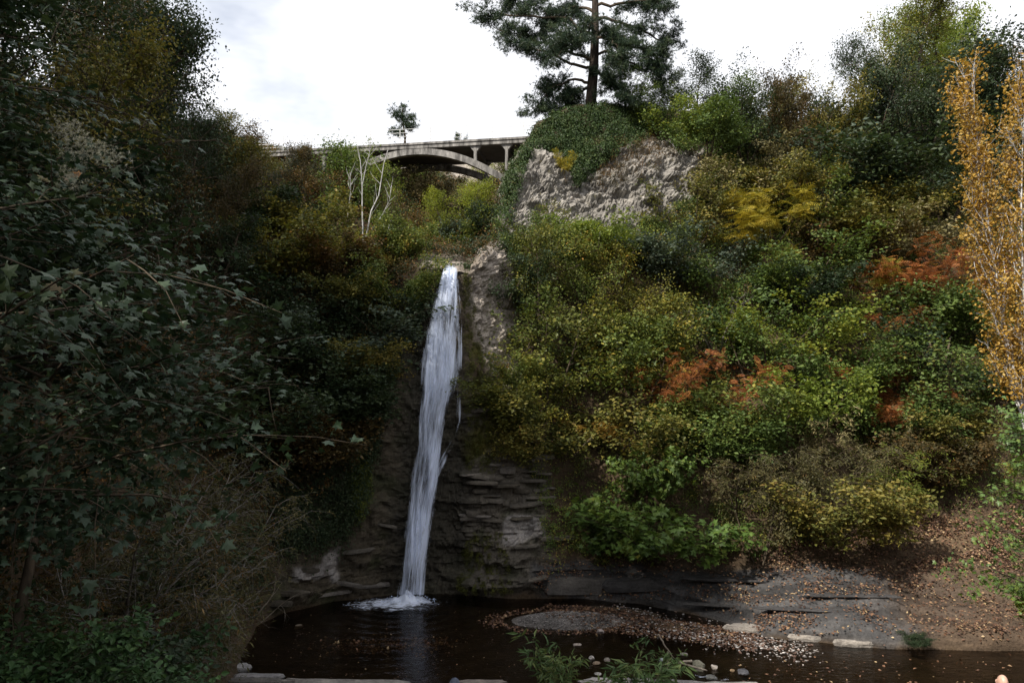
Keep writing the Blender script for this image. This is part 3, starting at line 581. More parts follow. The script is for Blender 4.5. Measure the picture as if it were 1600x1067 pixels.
def plant(name, seed, H, spread, stems=4, lean=0.5, nb=9, ntw=6, lpt=8, leaf='oval', lsize=0.08, up_=0.35, droop=-0.1, r0=0.05, tmin=0.25, jit=0.10, flat=0.5, bark=None, loff=0.10, top=0.45, tip=True, wood_sides=5):
    r = rs(seed); wood = MB(); LP, LA, LR, LN = [], [], [], []
    for k in range(stems):
        a = r.rand() * 6.28; hl = H * (0.75 + 0.3 * r.rand()) if stems > 1 else H
        d0 = np.array([math.cos(a) * lean, math.sin(a) * lean, 1.0])
        st = curve(np.array([math.cos(a), math.sin(a), 0]) * (0.12 * H * lean if stems > 1 else 0) - np.array([0, 0, 0.25]), d0, hl, 9, np.array([math.cos(a) * 0.3 * lean, math.sin(a) * 0.3 * lean, 0.25]), jit * 0.8, r)
        rd = r0 * (1 - 0.85 * np.linspace(0, 1, 9)) * (0.7 + 0.5 * r.rand()); wood.tube(st, rd, 7, False)
        for b in range(nb):
            tt = tmin + (1 - tmin) * (b + r.rand()) / nb; i = tt * 8; i0 = min(int(i), 7); p0 = st[i0] * (1 - (i - i0)) + st[i0 + 1] * (i - i0)
            az = r.rand() * 6.28 if stems == 1 else a + r.randn() * 1.3
            prof = math.sin(math.pi * min(0.28 + 0.72 * tt, 1.0) ** 1.0) if stems == 1 else 1 - 0.5 * tt
            Lb = spread * (top + (1 - top) * prof) * (0.6 + 0.6 * r.rand())
            db = np.array([math.cos(az), math.sin(az), up_ + 0.5 * tt * (1 if up_ > 0 else 0)])
            br = curve(p0, db, Lb, 6, np.array([0, 0, droop]), jit, r); wood.tube(br, np.linspace(r0 * 0.38 * (1.1 - 0.6 * tt), r0 * 0.08, 6), 4, False)
            bt = r.rand(); bnn = r.randn(3) * 0.35
            for w_ in range(ntw):
                u = 0.25 + 0.75 * (w_ + r.rand()) / ntw; i = min(u, 0.999) * 5; i0 = int(i); p1 = br[i0] * (1 - (i - i0)) + br[i0 + 1] * (i - i0)
                dt = nrm(nrm(br[i0 + 1] - br[i0]) * 0.7 + r.randn(3) * np.array([0.8, 0.8, 0.45 if flat > 0.5 else 0.8]) + np.array([0, 0, 0.15 + droop]))
                Lt = Lb * (0.22 + 0.25 * r.rand()); tw = curve(p1, dt, Lt, 4, np.array([0, 0, droop]), jit, r)
                wood.tube(tw, np.linspace(r0 * 0.10, r0 * 0.035, 4), 3, False)
                n = max(1, int(lpt * (0.6 + 0.8 * r.rand()))) if lpt else 0
                if n:
                    q = r.rand(n) * 3 * 0.999; qi = q.astype(int); f = (q - qi)[:, None]
                    LP.append(tw[qi] * (1 - f) + tw[qi + 1] * f + r.randn(n, 3) * loff * np.array([1, 1, 0.8])); LA.append(np.repeat(dt[None], n, 0)); LR.append(np.full(n, 0.6 * r.rand() + 0.4 * bt)); LN.append(np.repeat((r.randn(3) * 0.35 + bnn)[None], n, 0))
    wm = wood.mesh(name + '_wood', bark or BARK, True); lmsh = None
    if LP:
        LP = np.concatenate(LP); LA = np.concatenate(LA); n = len(LP)
        ax = nrm(LA * 0.5 + r.randn(n, 3) * np.array([0.7, 0.7, 0.35]) + np.array([0, 0, -0.15])); LN = np.concatenate(LN); no = nrm(np.array([0, 0, 1.0]) * (0.3 + flat) + LN + r.randn(n, 3) * 0.32)
        V, f, rn = leaves(*TM[leaf], LP, ax, no, lsize * (0.6 + 0.7 * r.rand(n)), seed)
        rn = 0.4 * rn + 0.6 * np.repeat(np.concatenate(LR), len(TM[leaf][0]))
        lmsh = mesh_np(name + '_leaves', V, [f], LM['olive'], False, {'rnd': rn})
    return wm, lmsh, H
KIT = {}
for i in range(3):
    KIT['bush', i] = plant('bush', 10 + i, 2.6, 1.25, stems=6, lean=0.75, nb=10, ntw=7, lpt=19, lsize=0.12, loff=0.15, r0=0.03, tmin=0.12)
    KIT['loose', i] = plant('loose', 20 + i, 3.6, 1.3, stems=4, lean=0.45, nb=10, ntw=7, lpt=13, lsize=0.12, loff=0.14, r0=0.04, tmin=0.2)
    KIT['tree', i] = plant('tree', 30 + i, 6.0, 2.4, stems=1, lean=0.15, nb=30, ntw=9, lpt=26, lsize=0.125, loff=0.24, r0=0.11, tmin=0.16)
for i in range(2):
    KIT['willow', i] = plant('willow', 40 + i, 3.4, 1.7, stems=7, lean=0.8, nb=9, ntw=7, lpt=12, leaf='narrow', lsize=0.15, loff=0.07, r0=0.035, droop=-0.7, tmin=0.25)
    KIT['frond', i] = plant('frond', 50 + i, 2.6, 0.45, stems=3, lean=0.35, nb=9, ntw=5, lpt=5, leaf='frond', lsize=0.27, loff=0.09, r0=0.025, tmin=0.45, up_=0.5, flat=0.8)
    KIT['sumac', i] = plant('sumac', 54 + i, 2.0, 0.8, stems=5, lean=0.9, nb=10, ntw=6, lpt=7, leaf='frond', lsize=0.17, loff=0.12, r0=0.03, tmin=0.35, up_=0.4, flat=0.8)
    KIT['bare', i] = plant('bare', 60 + i, 3.2, 1.3, stems=5, lean=0.5, nb=8, ntw=6, lpt=0, r0=0.045, up_=0.8, tmin=0.3, droop=0.3, bark=BARKG)
    KIT['maple', i] = plant('maple', 70 + i, 6.5, 3.6, stems=1, lean=0.2, nb=32, ntw=10, lpt=24, leaf='maple', lsize=0.12, loff=0.15, r0=0.10, tmin=(0.12, 0.34)[i], up_=0.25, droop=-0.35, flat=0.9)
    KIT['maplebush', i] = plant('maplebush', 74 + i, 2.6, 1.9, stems=4, lean=0.9, nb=9, ntw=6, lpt=9, leaf='maple', lsize=0.19, loff=0.10, r0=0.04, tmin=0.3, up_=0.15, droop=-0.3, flat=1.2)
    KIT['airy', i] = plant('airy', 78 + i, 6.5, 1.9, stems=2, lean=0.2, nb=22, ntw=9, lpt=22, lsize=0.115, loff=0.20, r0=0.075, tmin=0.18, up_=0.5)
for i in range(2): KIT['bigtree', i] = plant('bigtree', 100 + i, 10.0, 3.3, stems=1, lean=0.15, nb=44, ntw=10, lpt=30, lsize=0.135, loff=0.30, r0=0.16, tmin=0.15)
for i in range(2): KIT['mass', i] = plant('mass', 110 + i, 6.0, 2.7, stems=5, lean=0.45, nb=13, ntw=8, lpt=26, lsize=0.16, loff=0.26, r0=0.07, tmin=0.12)
KIT['herb', 0] = plant('herb', 90, 1.6, 0.30, stems=6, lean=0.75, nb=8, ntw=2, lpt=4, leaf='narrow', lsize=0.25, loff=0.03, r0=0.014, tmin=0.2, droop=-0.4)
KIT['bramble', 0] = plant('bramble', 92, 1.3, 1.2, stems=8, lean=1.5, nb=9, ntw=6, lpt=9, leaf='oval6', lsize=0.105, loff=0.08, r0=0.012, tmin=0.2, droop=-0.5, flat=1.0)
KIT['poplar', 0] = plant('poplar', 94, 20.0, 1.7, stems=3, lean=0.04, nb=42, ntw=8, lpt=14, lsize=0.15, loff=0.24, r0=0.10, tmin=0.30, up_=1.5, droop=0.35, bark=BARKW, jit=0.05, top=0.75)
for i in range(2): KIT['bigwillow', i] = plant('bigwillow', 44 + i, 5.2, 2.5, stems=8, lean=0.75, nb=10, ntw=7, lpt=11, leaf='narrow', lsize=0.19, loff=0.09, r0=0.055, droop=-0.6, tmin=0.15, bark=BARKG)
KIT['dead', 0] = plant('dead', 96, 1.5, 0.9, stems=8, lean=0.9, nb=4, ntw=3, lpt=0, r0=0.014, up_=0.1, tmin=0.3, droop=-1.0, bark=DEAD)

def put(kind, var, loc, height, pal, label, cat, name, rz=None, sx=1.0, group=None, tilt=0.0, tiltdir=0.0):
    wm, lm_, H0 = KIT[kind, var]; s = height / H0; r = random.Random(hash((round(float(loc[0]), 2), round(float(loc[1]), 2))) & 0xffff)
    e = empty(name, loc, r.random() * 6.28 if rz is None else rz, (s * sx, s * sx, s))
    if tilt: e.rotation_euler = (tilt * math.cos(tiltdir), tilt * math.sin(tiltdir), e.rotation_euler[2])
    tree = kind in ('tree', 'bigtree', 'maple', 'airy', 'poplar')
    link('trunk' if tree else 'stems', wm, e)
    if lm_ is not None:
        c = link('crown' if tree else 'foliage', lm_, e); c.material_slots[0].link = 'OBJECT'; c.material_slots[0].material = LM[pal]
    return tag(e, label, cat, group)
def on(kind, var, px, py, hpx, pal, label, cat='shrub', name='shrub', sx=1.0, Y=None, sink=0.15, **k):
    """plant rooted on the hillside where the line of sight (px, py) meets it, hpx tall as seen from the viewpoint"""
    Yd = depth(px, py) if Y is None else Y
    p = P(px, py, Yd - (0.35 if Y is None else 0)); p[2] -= sink
    return put(kind, var, p, hpx / F * Yd, pal, label, cat, name, sx=sx, **k)
# ---------------------------------------------------------------- the slope beside the cliff and its skyline
RIGHT = [
 # kind, var, px, py, hpx, palette, width, label
 ('loose', 0, 1000, 178, 62, 'green', 1.2, 'small leafy sapling close beside the big pine trunk'),
 ('airy', 0, 1042, 196, 112, 'blue', 1.0, 'slender grey-green tree with see-through crown next to the big pine'),
 ('tree', 1, 1095, 210, 120, 'dark', 0.95, 'loose dark tree standing on the rim behind the bright green bushes'),
 ('bush', 0, 1055, 218, 72, 'bright', 1.1, 'bright green bush on the rim above the twiggy curtain'),
 ('bush', 1, 1105, 236, 80, 'green', 1.15, 'rounded green bush at the upper corner of the grey cliff'),
 ('tree', 0, 1150, 245, 130, 'green', 0.9, 'green tree with pointed dark top on the rim between cliff and hooded bush'),
 ('tree', 1, 1225, 262, 158, 'bronze', 0.95, 'dark olive tree with hooded crown breaking the skyline'),
 ('bush', 2, 1180, 285, 70, 'tan', 1.2, 'dull brownish bush below the hooded olive tree'),
 ('loose', 1, 1275, 262, 128, 'yellow', 1.0, 'yellowing sapling clump beside the hooded olive tree'),
 ('frond', 0, 1300, 275, 85, 'frondgold', 0.9, 'thin sapling with yellow feathery leaves on the skyline slope'),
 ('frond', 1, 1335, 275, 80, 'frondgold', 0.9, 'second yellow feathery sapling just under the wooded skyline'),
 ('loose', 2, 1312, 300, 80, 'green', 1.0, 'pale green sapling under the yellow feathery saplings'),
 ('bigtree', 1, 1385, 270, 215, 'blue', 0.85, 'broad grey-green tree behind the bare forked branches'),
 ('bare', 0, 1385, 262, 150, 'tan', 1.1, 'leafless grey shrub with forked branches on the skyline'),
 ('bare', 1, 1462, 215, 90, 'tan', 1.0, 'smaller leafless shrub beneath the tall yellow-green tree'),
 ('bigtree', 0, 1418, 220, 240, 'yellow', 0.9, 'tall tree with olive-yellow crown rising highest on the skyline'),
 ('bigtree', 1, 1500, 215, 235, 'bright', 0.85, 'tall light green tree cut off by the top of the picture'),
 ('bigtree', 0, 1462, 265, 205, 'dark', 1.05, 'dark tree filling the gap under the two tall skyline trees'),
 ('bigtree', 0, 1570, 260, 225, 'bronze', 0.95, 'dark bronze tree behind the top of the golden poplar'),
 ('bare', 0, 1590, 190, 110, 'tan', 0.8, 'bare twigs sticking up over the poplar at the picture edge'),
 ('bush', 0, 1400, 330, 105, 'dark', 1.5, 'dark green bush heap below the bare forked branches'),
 ('bush', 1, 1465, 335, 135, 'blue', 1.5, 'large grey-green bush mound beside the golden poplar'),
 ('tree', 2, 1480, 345, 120, 'dark', 1.35, 'deep green spreading bush in front of the grey-green mound'),
 ('bush', 2, 1265, 315, 60, 'blue', 1.3, 'low grey-green bush in the middle of the upper slope'),
 ('bush', 0, 1215, 325, 66, 'olive', 1.3, 'olive bush on the open upper slope'),
 ('bush', 1, 1145, 320, 74, 'tan', 1.25, 'dry tan bush at the edge of the grey cliff'),
 ('frond', 0, 1200, 385, 108, 'frondgold', 1.5, 'yellow feathery plant, tallest one on the sunlit upper slope'),
 ('frond', 1, 1150, 405, 88, 'frondgold', 1.7, 'spreading yellow feathery plant near the foot of the grey cliff'),
 ('frond', 0, 1205, 425, 62, 'frondgold', 1.4, 'low yellow feathery plant under the tallest yellow one'),
 ('frond', 1, 1360, 470, 78, 'frondgold', 1.3, 'lone yellow feathery plant between olive bushes and red sumac'),
 ('frond', 0, 1188, 520, 52, 'bright', 1.2, 'small lime green feathery sapling in the dark hollow'),
 ('frond', 1, 885, 275, 50, 'frondgold', 0.9, 'small yellow feathery sapling rooted in the ivy of the mound'),
 ('loose', 0, 870, 395, 62, 'yellow', 1.2, 'yellowish upright shrub at the foot of the grey cliff'),
 ('bush', 2, 815, 410, 58, 'green', 1.1, 'green bush on the cliff corner above the pale rock chute'),
 ('bush', 0, 950, 405, 62, 'bright', 1.4, 'leafy green bush directly under the middle of the grey cliff'),
 ('bush', 1, 1010, 405, 60, 'mix', 1.3, 'mixed green and yellow bush under the far end of the grey cliff'),
 ('bush', 2, 1075, 385, 78, 'olive', 1.3, 'olive bush beside the spreading yellow feathery plant'),
 ('bush', 0, 1085, 440, 82, 'blue', 1.3, 'grey-green bush below the spreading yellow feathery plant'),
 ('bush', 1, 1260, 380, 72, 'mix', 1.5, 'yellow-flecked bush on the smooth upper slope'),
 ('bush', 2, 1330, 390, 70, 'olive', 1.6, 'wide olive bush on the smooth upper slope'),
 ('bush', 0, 1395, 400, 66, 'tan', 1.6, 'wide pale dry bush below the deep green spreading one'),
 ('bush', 1, 1470, 420, 82, 'tan', 1.6, 'grey-brown dry bush in front of the poplar trunk'),
 ('bush', 2, 1260, 445, 78, 'green', 1.4, 'green bush above the dark hollow of the slope'),
 ('bush', 0, 1320, 440, 66, 'bronze', 1.4, 'reddish brown bush just above the lone yellow feathery plant'),
 ('sumac', 0, 1450, 468, 84, 'rust', 1.4, 'largest red-orange sumac thicket beneath the dry bushes'),
 ('sumac', 1, 1395, 475, 52, 'rust', 1.2, 'small red sumac next to the lone yellow feathery plant'),
 ('sumac', 0, 1400, 520, 42, 'rust', 1.2, 'scarlet sumac tuft below the largest sumac thicket'),
 ('sumac', 1, 1345, 605, 50, 'rust', 1.2, 'rusty sumac low in the middle of the green thicket'),
 ('sumac', 0, 1400, 585, 46, 'rust', 1.2, 'orange sumac between two light green bushes'),
 ('sumac', 1, 1345, 660, 50, 'rust', 1.2, 'lowest red sumac tuft above the pale leafy bushes'),
 ('sumac', 0, 1425, 640, 44, 'rust', 1.1, 'small orange sumac tuft near the shaded maple boughs'),
 ('sumac', 0, 1080, 655, 108, 'rust', 1.0, 'bright orange sumac standing out in the yellow-green thicket'),
 ('sumac', 1, 1120, 668, 55, 'rust', 1.0, 'lower orange sumac touching the bright orange one'),
 ('sumac', 1, 945, 690, 48, 'gold', 1.1, 'amber sumac tuft in the shady brambles'),
 ('tree', 0, 850, 530, 185, 'yellow', 0.95, 'yellow-leaved tree with dark stem on the cliff shoulder by the waterfall'),
 ('tree', 1, 925, 520, 165, 'mix', 1.05, 'yellow-green tree with two dark stems left of the thicket'),
 ('tree', 2, 1000, 520, 150, 'yellow', 1.0, 'speckled yellow tree behind the grey twiggy bush'),
 ('bush', 2, 790, 470, 72, 'dark', 1.1, 'dark shrub clinging to the rock beside the pale chute'),
 ('bush', 0, 815, 545, 80, 'mix', 1.2, 'small yellow-flecked shrub overhanging the waterfall wall'),
 ('bare', 1, 1120, 545, 90, 'tan', 1.2, 'grey twiggy bush without leaves in the middle of the thicket'),
 ('bush', 1, 1060, 530, 78, 'yellow', 1.2, 'bush with pale yellow leaves beside the grey twiggy bush'),
 ('bush', 0, 860, 620, 100, 'yellow', 1.3, 'golden-flecked bush hanging over the layered rock'),
 ('bush', 1, 930, 610, 96, 'mix', 1.35, 'golden-green bush above the amber sumac'),
 ('bush', 2, 1000, 620, 90, 'yellow', 1.3, 'golden-green bush beside the bright orange sumac'),
 ('bush', 0, 880, 700, 90, 'olive', 1.3, 'shadowed olive bush above the ledge by the maple boughs'),
 ('bush', 1, 985, 715, 90, 'olive', 1.4, 'shadowed brown-green bush over the maple boughs'),
 ('bush', 2, 1180, 600, 96, 'green', 1.3, 'dark green bush beside the orange sumac'),
 ('bush', 0, 1235, 560, 84, 'bright', 1.4, 'light green bush under the dark hollow'),
 ('bush', 1, 1300, 545, 78, 'bright', 1.5, 'light green bush left of the rusty sumac tufts'),
 ('bush', 2, 1180, 680, 92, 'mix', 1.4, 'yellow-spotted bush below the orange sumac'),
 ('bush', 0, 1260, 665, 92, 'bright', 1.4, 'bright leafy bush in the middle of the lower thicket'),
 ('bush', 1, 1470, 570, 90, 'green', 1.5, 'green bush below the largest sumac thicket'),
 ('bush', 2, 1530, 600, 100, 'dark', 1.4, 'dark bush at the foot of the golden poplar'),
 ('bush', 0, 1480, 660, 84, 'green', 1.5, 'layered light green bush in the shade by the poplar'),
 ('willow', 0, 1340, 740, 120, 'tan', 1.2, 'pale drooping bush with narrow leaves in the lower thicket'),
 ('willow', 1, 1250, 780, 125, 'willow', 1.2, 'olive drooping bush just above the leaf-strewn bank'),
 ('willow', 0, 1390, 780, 105, 'bright', 1.2, 'fresh green drooping bush beside the bare leaf-strewn slope'),
 ('willow', 1, 1150, 780, 120, 'willow', 1.2, 'olive drooping bush next to the maple boughs'),
 ('bush', 1, 1185, 865, 110, 'willow', 0.9, 'dim brownish bush standing at the back of the rock shelf'),
 ('bush', 2, 1300, 835, 95, 'olive', 1.4, 'dense olive bush at the lower edge of the thicket'),
 ('bush', 0, 1440, 745, 75, 'bronze', 1.3, 'brown bush above the bare leaf-strewn slope'),
 ('maplebush', 0, 925, 850, 118, 'maplegreen', 1.0, 'maple with yellowing boughs hanging over the ledge by the gravel bar'),
 ('maplebush', 1, 1040, 862, 120, 'maplegreen', 1.1, 'green maple with drooping boughs over the rock shelf'),
 ('maplebush', 0, 1030, 770, 95, 'maplegreen', 0.8, 'upper green maple sapling in the deep shade'),
]
for ri, (k, v, px, py, h, pal, sx, lab) in enumerate(RIGHT):
    asbush = k == 'bush'
    if k in ('sumac', 'frond'): h *= 1.25 if k == 'sumac' else 1.1
    if k in ('bush', 'loose') and 300 < py < 850: h *= 1.2
    if asbush and ri % 5 in (1, 3) and py > 300: k = 'loose'; h *= 1.35; sx *= 0.9
    nm = {'tree': 'tree', 'airy': 'tree', 'bigtree': 'tree', 'bare': 'bare_shrub', 'sumac': 'sumac', 'frond': 'feathery_sapling', 'maplebush': 'maple', 'willow': 'willow_shrub', 'loose': 'shrub' if asbush else 'sapling'}.get(k, 'shrub')
    on(k, v, px, py, h, pal, lab, {'tree': 'tree', 'feathery_sapling': 'sapling', 'sapling': 'sapling', 'maple': 'maple tree', 'sumac': 'sumac'}.get(nm, 'shrub'), nm, sx)
for v, px, py, h, pal, sx, lab in [(0, 1030, 205, 82, 'green', 1.0, 'dense green mass of leaves between the pine and the rim bushes'), (1, 1165, 255, 128, 'dark', 0.95, 'dense dark tree mass on the rim beside the pointed green tree'), (0, 1270, 265, 130, 'olive', 0.9, 'dense olive tree mass on the rim right of the hooded tree'), (1, 1350, 270, 165, 'dark', 0.8, 'dense dark tree mass at the start of the high skyline'), (0, 1430, 280, 200, 'dark', 0.85, 'dense dark tree mass in the middle of the high skyline'), (1, 1510, 280, 195, 'dark', 0.85, 'dense dark tree mass behind the poplar'), (0, 1590, 280, 210, 'dark', 0.9, 'dense dark tree mass closing the skyline at the picture edge'), (1, 1420, 180, 165, 'yellow', 0.75, 'olive-yellow leafy crown topping the high skyline'), (0, 1500, 180, 185, 'bright', 0.75, 'light green leafy crown touching the top of the picture'), (1, 1215, 260, 140, 'bronze', 0.8, 'brown-olive leafy mass filling out the hooded tree')]:
    on('mass', v, px, py, h, pal, lab, 'tree', 'tree', sx)
for v, px, py, h, pal, sx, lab in [(0, 825, 655, 85, 'yellow', 1.3, 'golden bush hanging lowest over the layered rock wall'), (1, 835, 715, 80, 'olive', 1.2, 'dim olive bush overhanging the thin ledges'), (2, 800, 600, 60, 'mix', 1.2, 'small mixed bush at the lower end of the pale chute'), (0, 1120, 720, 95, 'green', 1.4, 'green bush between the orange sumac and the maples'), (1, 1060, 690, 80, 'mix', 1.3, 'mixed bush right under the bright orange sumac'), (2, 1010, 560, 85, 'mix', 1.3, 'mixed bush below the speckled yellow tree'), (0, 1400, 690, 90, 'green', 1.4, 'green bush above the fresh drooping one'), (1, 1300, 610, 85, 'green', 1.4, 'green bush in front of the rusty sumac tufts'), (2, 1150, 470, 90, 'green', 1.3, 'green bush under the low yellow feathery plant'), (0, 1370, 350, 70, 'olive', 1.5, 'olive bush below the dark green heap'), (1, 1450, 700, 85, 'olive', 1.4, 'olive bush beside the sunlit maple'), (2, 1530, 520, 100, 'green', 1.3, 'green bush below the dry grey-brown one'), (0, 1220, 480, 80, 'dark', 1.4, 'dark bush filling the hollow of the slope')]:
    on('bush', v, px, py, h, pal, lab, 'shrub', 'shrub', sx)
on('poplar', 0, 1648, 850, 755, 'gold', 'tall golden poplar with pale stems at the edge of the slope', 'tree', 'poplar_tree', 0.9, rz=0.0, tilt=-0.13, tiltdir=1.57)
# near maple boughs reaching in from beyond the picture's edge
put('maple', 1, (15.3, 19.5, 1.6), 7.2, 'maplegreen', 'sunlit green maple reaching in under the poplar', 'maple tree', 'maple', 0.4, 0.85)
put('maplebush', 1, P(1625, 985, 25), 2.9, 'maplegreen', 'low green maple bush beside the bank and the creek', 'maple tree', 'maple', 2.0, 0.8)

# ---------------------------------------------------------------- the shaded slope opposite
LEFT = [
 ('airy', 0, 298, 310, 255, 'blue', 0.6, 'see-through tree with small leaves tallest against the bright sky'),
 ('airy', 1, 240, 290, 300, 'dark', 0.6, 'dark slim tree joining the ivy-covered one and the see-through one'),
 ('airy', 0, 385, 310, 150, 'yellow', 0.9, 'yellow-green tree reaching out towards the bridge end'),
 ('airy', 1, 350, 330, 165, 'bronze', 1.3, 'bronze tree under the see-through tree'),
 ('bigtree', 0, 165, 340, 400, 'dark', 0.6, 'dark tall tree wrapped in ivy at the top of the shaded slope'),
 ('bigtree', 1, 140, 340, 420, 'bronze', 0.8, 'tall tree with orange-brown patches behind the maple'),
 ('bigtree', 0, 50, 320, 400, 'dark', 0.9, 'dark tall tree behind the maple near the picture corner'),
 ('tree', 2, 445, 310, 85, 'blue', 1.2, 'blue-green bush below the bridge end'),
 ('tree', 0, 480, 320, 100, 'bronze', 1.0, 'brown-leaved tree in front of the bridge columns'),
 
 ('loose', 2, 615, 310, 92, 'green', 1.4, 'light feathery green tree under the bridge arch'),
 ('bush', 0, 525, 330, 70, 'bronze', 1.0, 'bronze bush next to the white birch stems'),
 ('bush', 1, 430, 360, 80, 'dark', 1.5, 'dark bush low under the blue-green one'),
 ('bush', 2, 490, 380, 80, 'olive', 1.5, 'olive bush downhill of the brown-leaved tree'),
 ('bush', 0, 440, 430, 95, 'yellow', 1.4, 'yellowish round bush in the middle of the shaded slope'),
 ('bush', 1, 380, 420, 90, 'bronze', 1.4, 'bronze bush uphill of the maple boughs'),
 ('bush', 2, 520, 440, 80, 'bronze', 1.4, 'brown bush below the white birch'),
 ('bush', 0, 600, 420, 70, 'olive', 1.2, 'olive bush under the leaning birch limbs'),
 ('bush', 1, 635, 400, 70, 'mix', 1.1, 'bush with yellow and orange leaves left of the waterfall lip'),
 ('bush', 2, 630, 470, 80, 'mix', 1.1, 'green and yellow bush hanging beside the top of the waterfall'),
 ('bush', 0, 580, 490, 75, 'olive', 1.3, 'olive bush on the brow of the shaded rock wall'),
 ('bush', 1, 480, 500, 95, 'dark', 1.5, 'dark bush on the shaded slope below the yellowish one'),
 ('bush', 2, 545, 560, 100, 'blue', 1.5, 'grey-green bush mound above the shaded rock wall'),
 ('bush', 0, 430, 580, 110, 'dark', 1.5, 'black-green bush behind the maple bough tips'),
 ('tree', 1, 728, 398, 120, 'lime', 1.0, 'sunlit yellow-green tree under the bridge arch'),
 ('tree', 2, 700, 385, 92, 'lime', 0.9, 'lime green tree under the bridge next to the sunlit one'),
 ('bush', 1, 752, 408, 92, 'blue', 1.0, 'blue-green glossy bush in the notch behind the waterfall'),
 ('bush', 2, 705, 405, 62, 'mix', 1.1, 'yellow and white flecked bush just behind the waterfall lip'),
 ('bush', 0, 670, 390, 66, 'bronze', 1.0, 'brown-tinted bush left of the sunlit tree'),
 ('bush', 1, 765, 385, 70, 'dark', 1.0, 'dark bush against the corner of the cliff'),
 ('bush', 2, 655, 320, 60, 'tan', 1.2, 'grey dry bush on the stony ground beneath the arch'),
 ('bush', 0, 200, 960, 140, 'dark', 1.4, 'shaded leafy bush between the brambles and the willow shrubs'),
 ('dead', 0, 395, 950, 90, 'tan', 1.3, 'arching dead stems over the water by the pool corner'),
]
for k, v, px, py, h, pal, sx, lab in LEFT:
    nm = {'tree': 'tree', 'airy': 'tree', 'bigtree': 'tree', 'dead': 'withered_grass', 'willow': 'willow_shrub', 'loose': 'sapling'}.get(k, 'shrub')
    on(k, v, px, py, h, pal, lab, Y=45.0 if 660 < px < 790 and 365 < py < 416 else None, sx=sx, name=nm, cat={'tree': 'tree', 'sapling': 'sapling', 'withered_grass': 'dead plant'}.get(nm, 'shrub'))
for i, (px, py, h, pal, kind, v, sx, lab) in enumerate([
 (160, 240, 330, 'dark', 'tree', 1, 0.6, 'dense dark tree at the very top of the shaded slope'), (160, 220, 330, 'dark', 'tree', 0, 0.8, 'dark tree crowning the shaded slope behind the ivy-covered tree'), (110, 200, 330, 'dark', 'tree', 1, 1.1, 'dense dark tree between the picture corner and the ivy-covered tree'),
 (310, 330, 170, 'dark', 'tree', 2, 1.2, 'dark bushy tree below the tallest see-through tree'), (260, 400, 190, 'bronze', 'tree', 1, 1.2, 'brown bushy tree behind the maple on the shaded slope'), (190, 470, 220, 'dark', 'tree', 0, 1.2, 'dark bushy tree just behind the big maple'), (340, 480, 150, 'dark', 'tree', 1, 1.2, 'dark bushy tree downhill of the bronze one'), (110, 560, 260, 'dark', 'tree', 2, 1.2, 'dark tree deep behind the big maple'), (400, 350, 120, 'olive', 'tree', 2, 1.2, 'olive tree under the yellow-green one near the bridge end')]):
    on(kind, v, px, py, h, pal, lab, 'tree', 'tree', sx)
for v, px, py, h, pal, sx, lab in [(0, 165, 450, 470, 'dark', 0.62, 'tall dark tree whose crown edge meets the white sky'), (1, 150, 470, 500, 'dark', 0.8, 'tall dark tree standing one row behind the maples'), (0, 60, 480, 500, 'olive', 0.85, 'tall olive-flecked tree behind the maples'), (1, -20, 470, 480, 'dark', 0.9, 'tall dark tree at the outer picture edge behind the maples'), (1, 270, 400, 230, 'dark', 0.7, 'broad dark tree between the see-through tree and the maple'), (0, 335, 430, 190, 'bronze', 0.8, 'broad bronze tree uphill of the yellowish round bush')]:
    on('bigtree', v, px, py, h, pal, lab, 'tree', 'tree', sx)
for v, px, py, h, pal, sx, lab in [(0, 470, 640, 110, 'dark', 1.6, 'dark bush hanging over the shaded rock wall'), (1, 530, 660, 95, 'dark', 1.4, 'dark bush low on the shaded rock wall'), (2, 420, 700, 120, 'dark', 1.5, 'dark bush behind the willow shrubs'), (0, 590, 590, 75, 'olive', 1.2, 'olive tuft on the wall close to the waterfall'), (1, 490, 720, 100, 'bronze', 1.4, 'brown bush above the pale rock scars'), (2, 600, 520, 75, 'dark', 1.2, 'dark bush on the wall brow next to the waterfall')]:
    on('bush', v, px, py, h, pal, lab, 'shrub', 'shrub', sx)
for x, y, z, h, lab in [(-15, 6, 17.5, 14, 'unseen tall tree added for shade on the slope beside the viewpoint'), (-17, 14, 17.5, 17, 'unseen tall tree added for shade on the slope above the maples'), (-19, 18.5, 18.5, 15, 'unseen broad tree added for shade further along the slope above the maples'), (-19, 10, 20, 15, 'unseen broad tree added for shade uphill of the viewpoint'), (-9, -3, 10, 13, 'unseen tall tree added for shade just behind the viewpoint'), (-3, -7, 8.2, 12, 'unseen tree added for shade right behind the viewpoint'), (-18.5, 23, 17, 13, 'tall tree added for shade above the willow shrubs')]:  # trees added around the viewpoint, out of view, to cast shade on the gorge
    put('bigtree', int(h) % 2, (x, y, z), h, 'dark', lab, 'tree', 'tree', None, 1.15)
for v, x, y, z, h, sx, pal, lab in [(0, -10.2, 23.6, 1.8, 5.2, 0.9, 'willow', 'brown-olive willow shrub leaning over the pool from the bank'), (1, -10.9, 21.0, 3.2, 5.4, 0.95, 'willow', 'large willow shrub in the middle of the dim bank'), (0, -11.3, 26.5, 3.4, 5.0, 0.85, 'willow', 'willow shrub nearest the waterfall wall'), (1, -9.2, 18.6, 2.4, 4.0, 1.0, 'willow', 'willow shrub under the maple bough tips'), (0, -9.6, 21.6, 0.9, 2.6, 0.9, 'willow', 'low willow shrub trailing at the pool corner'), (1, -9.6, 17.0, 3.6, 4.0, 1.0, 'bronze', 'dark brown shrub deep in shade behind the brambles')]:
    put('bigwillow', v, (x, y, z), h, pal, lab, 'shrub', 'willow_shrub', None, sx)
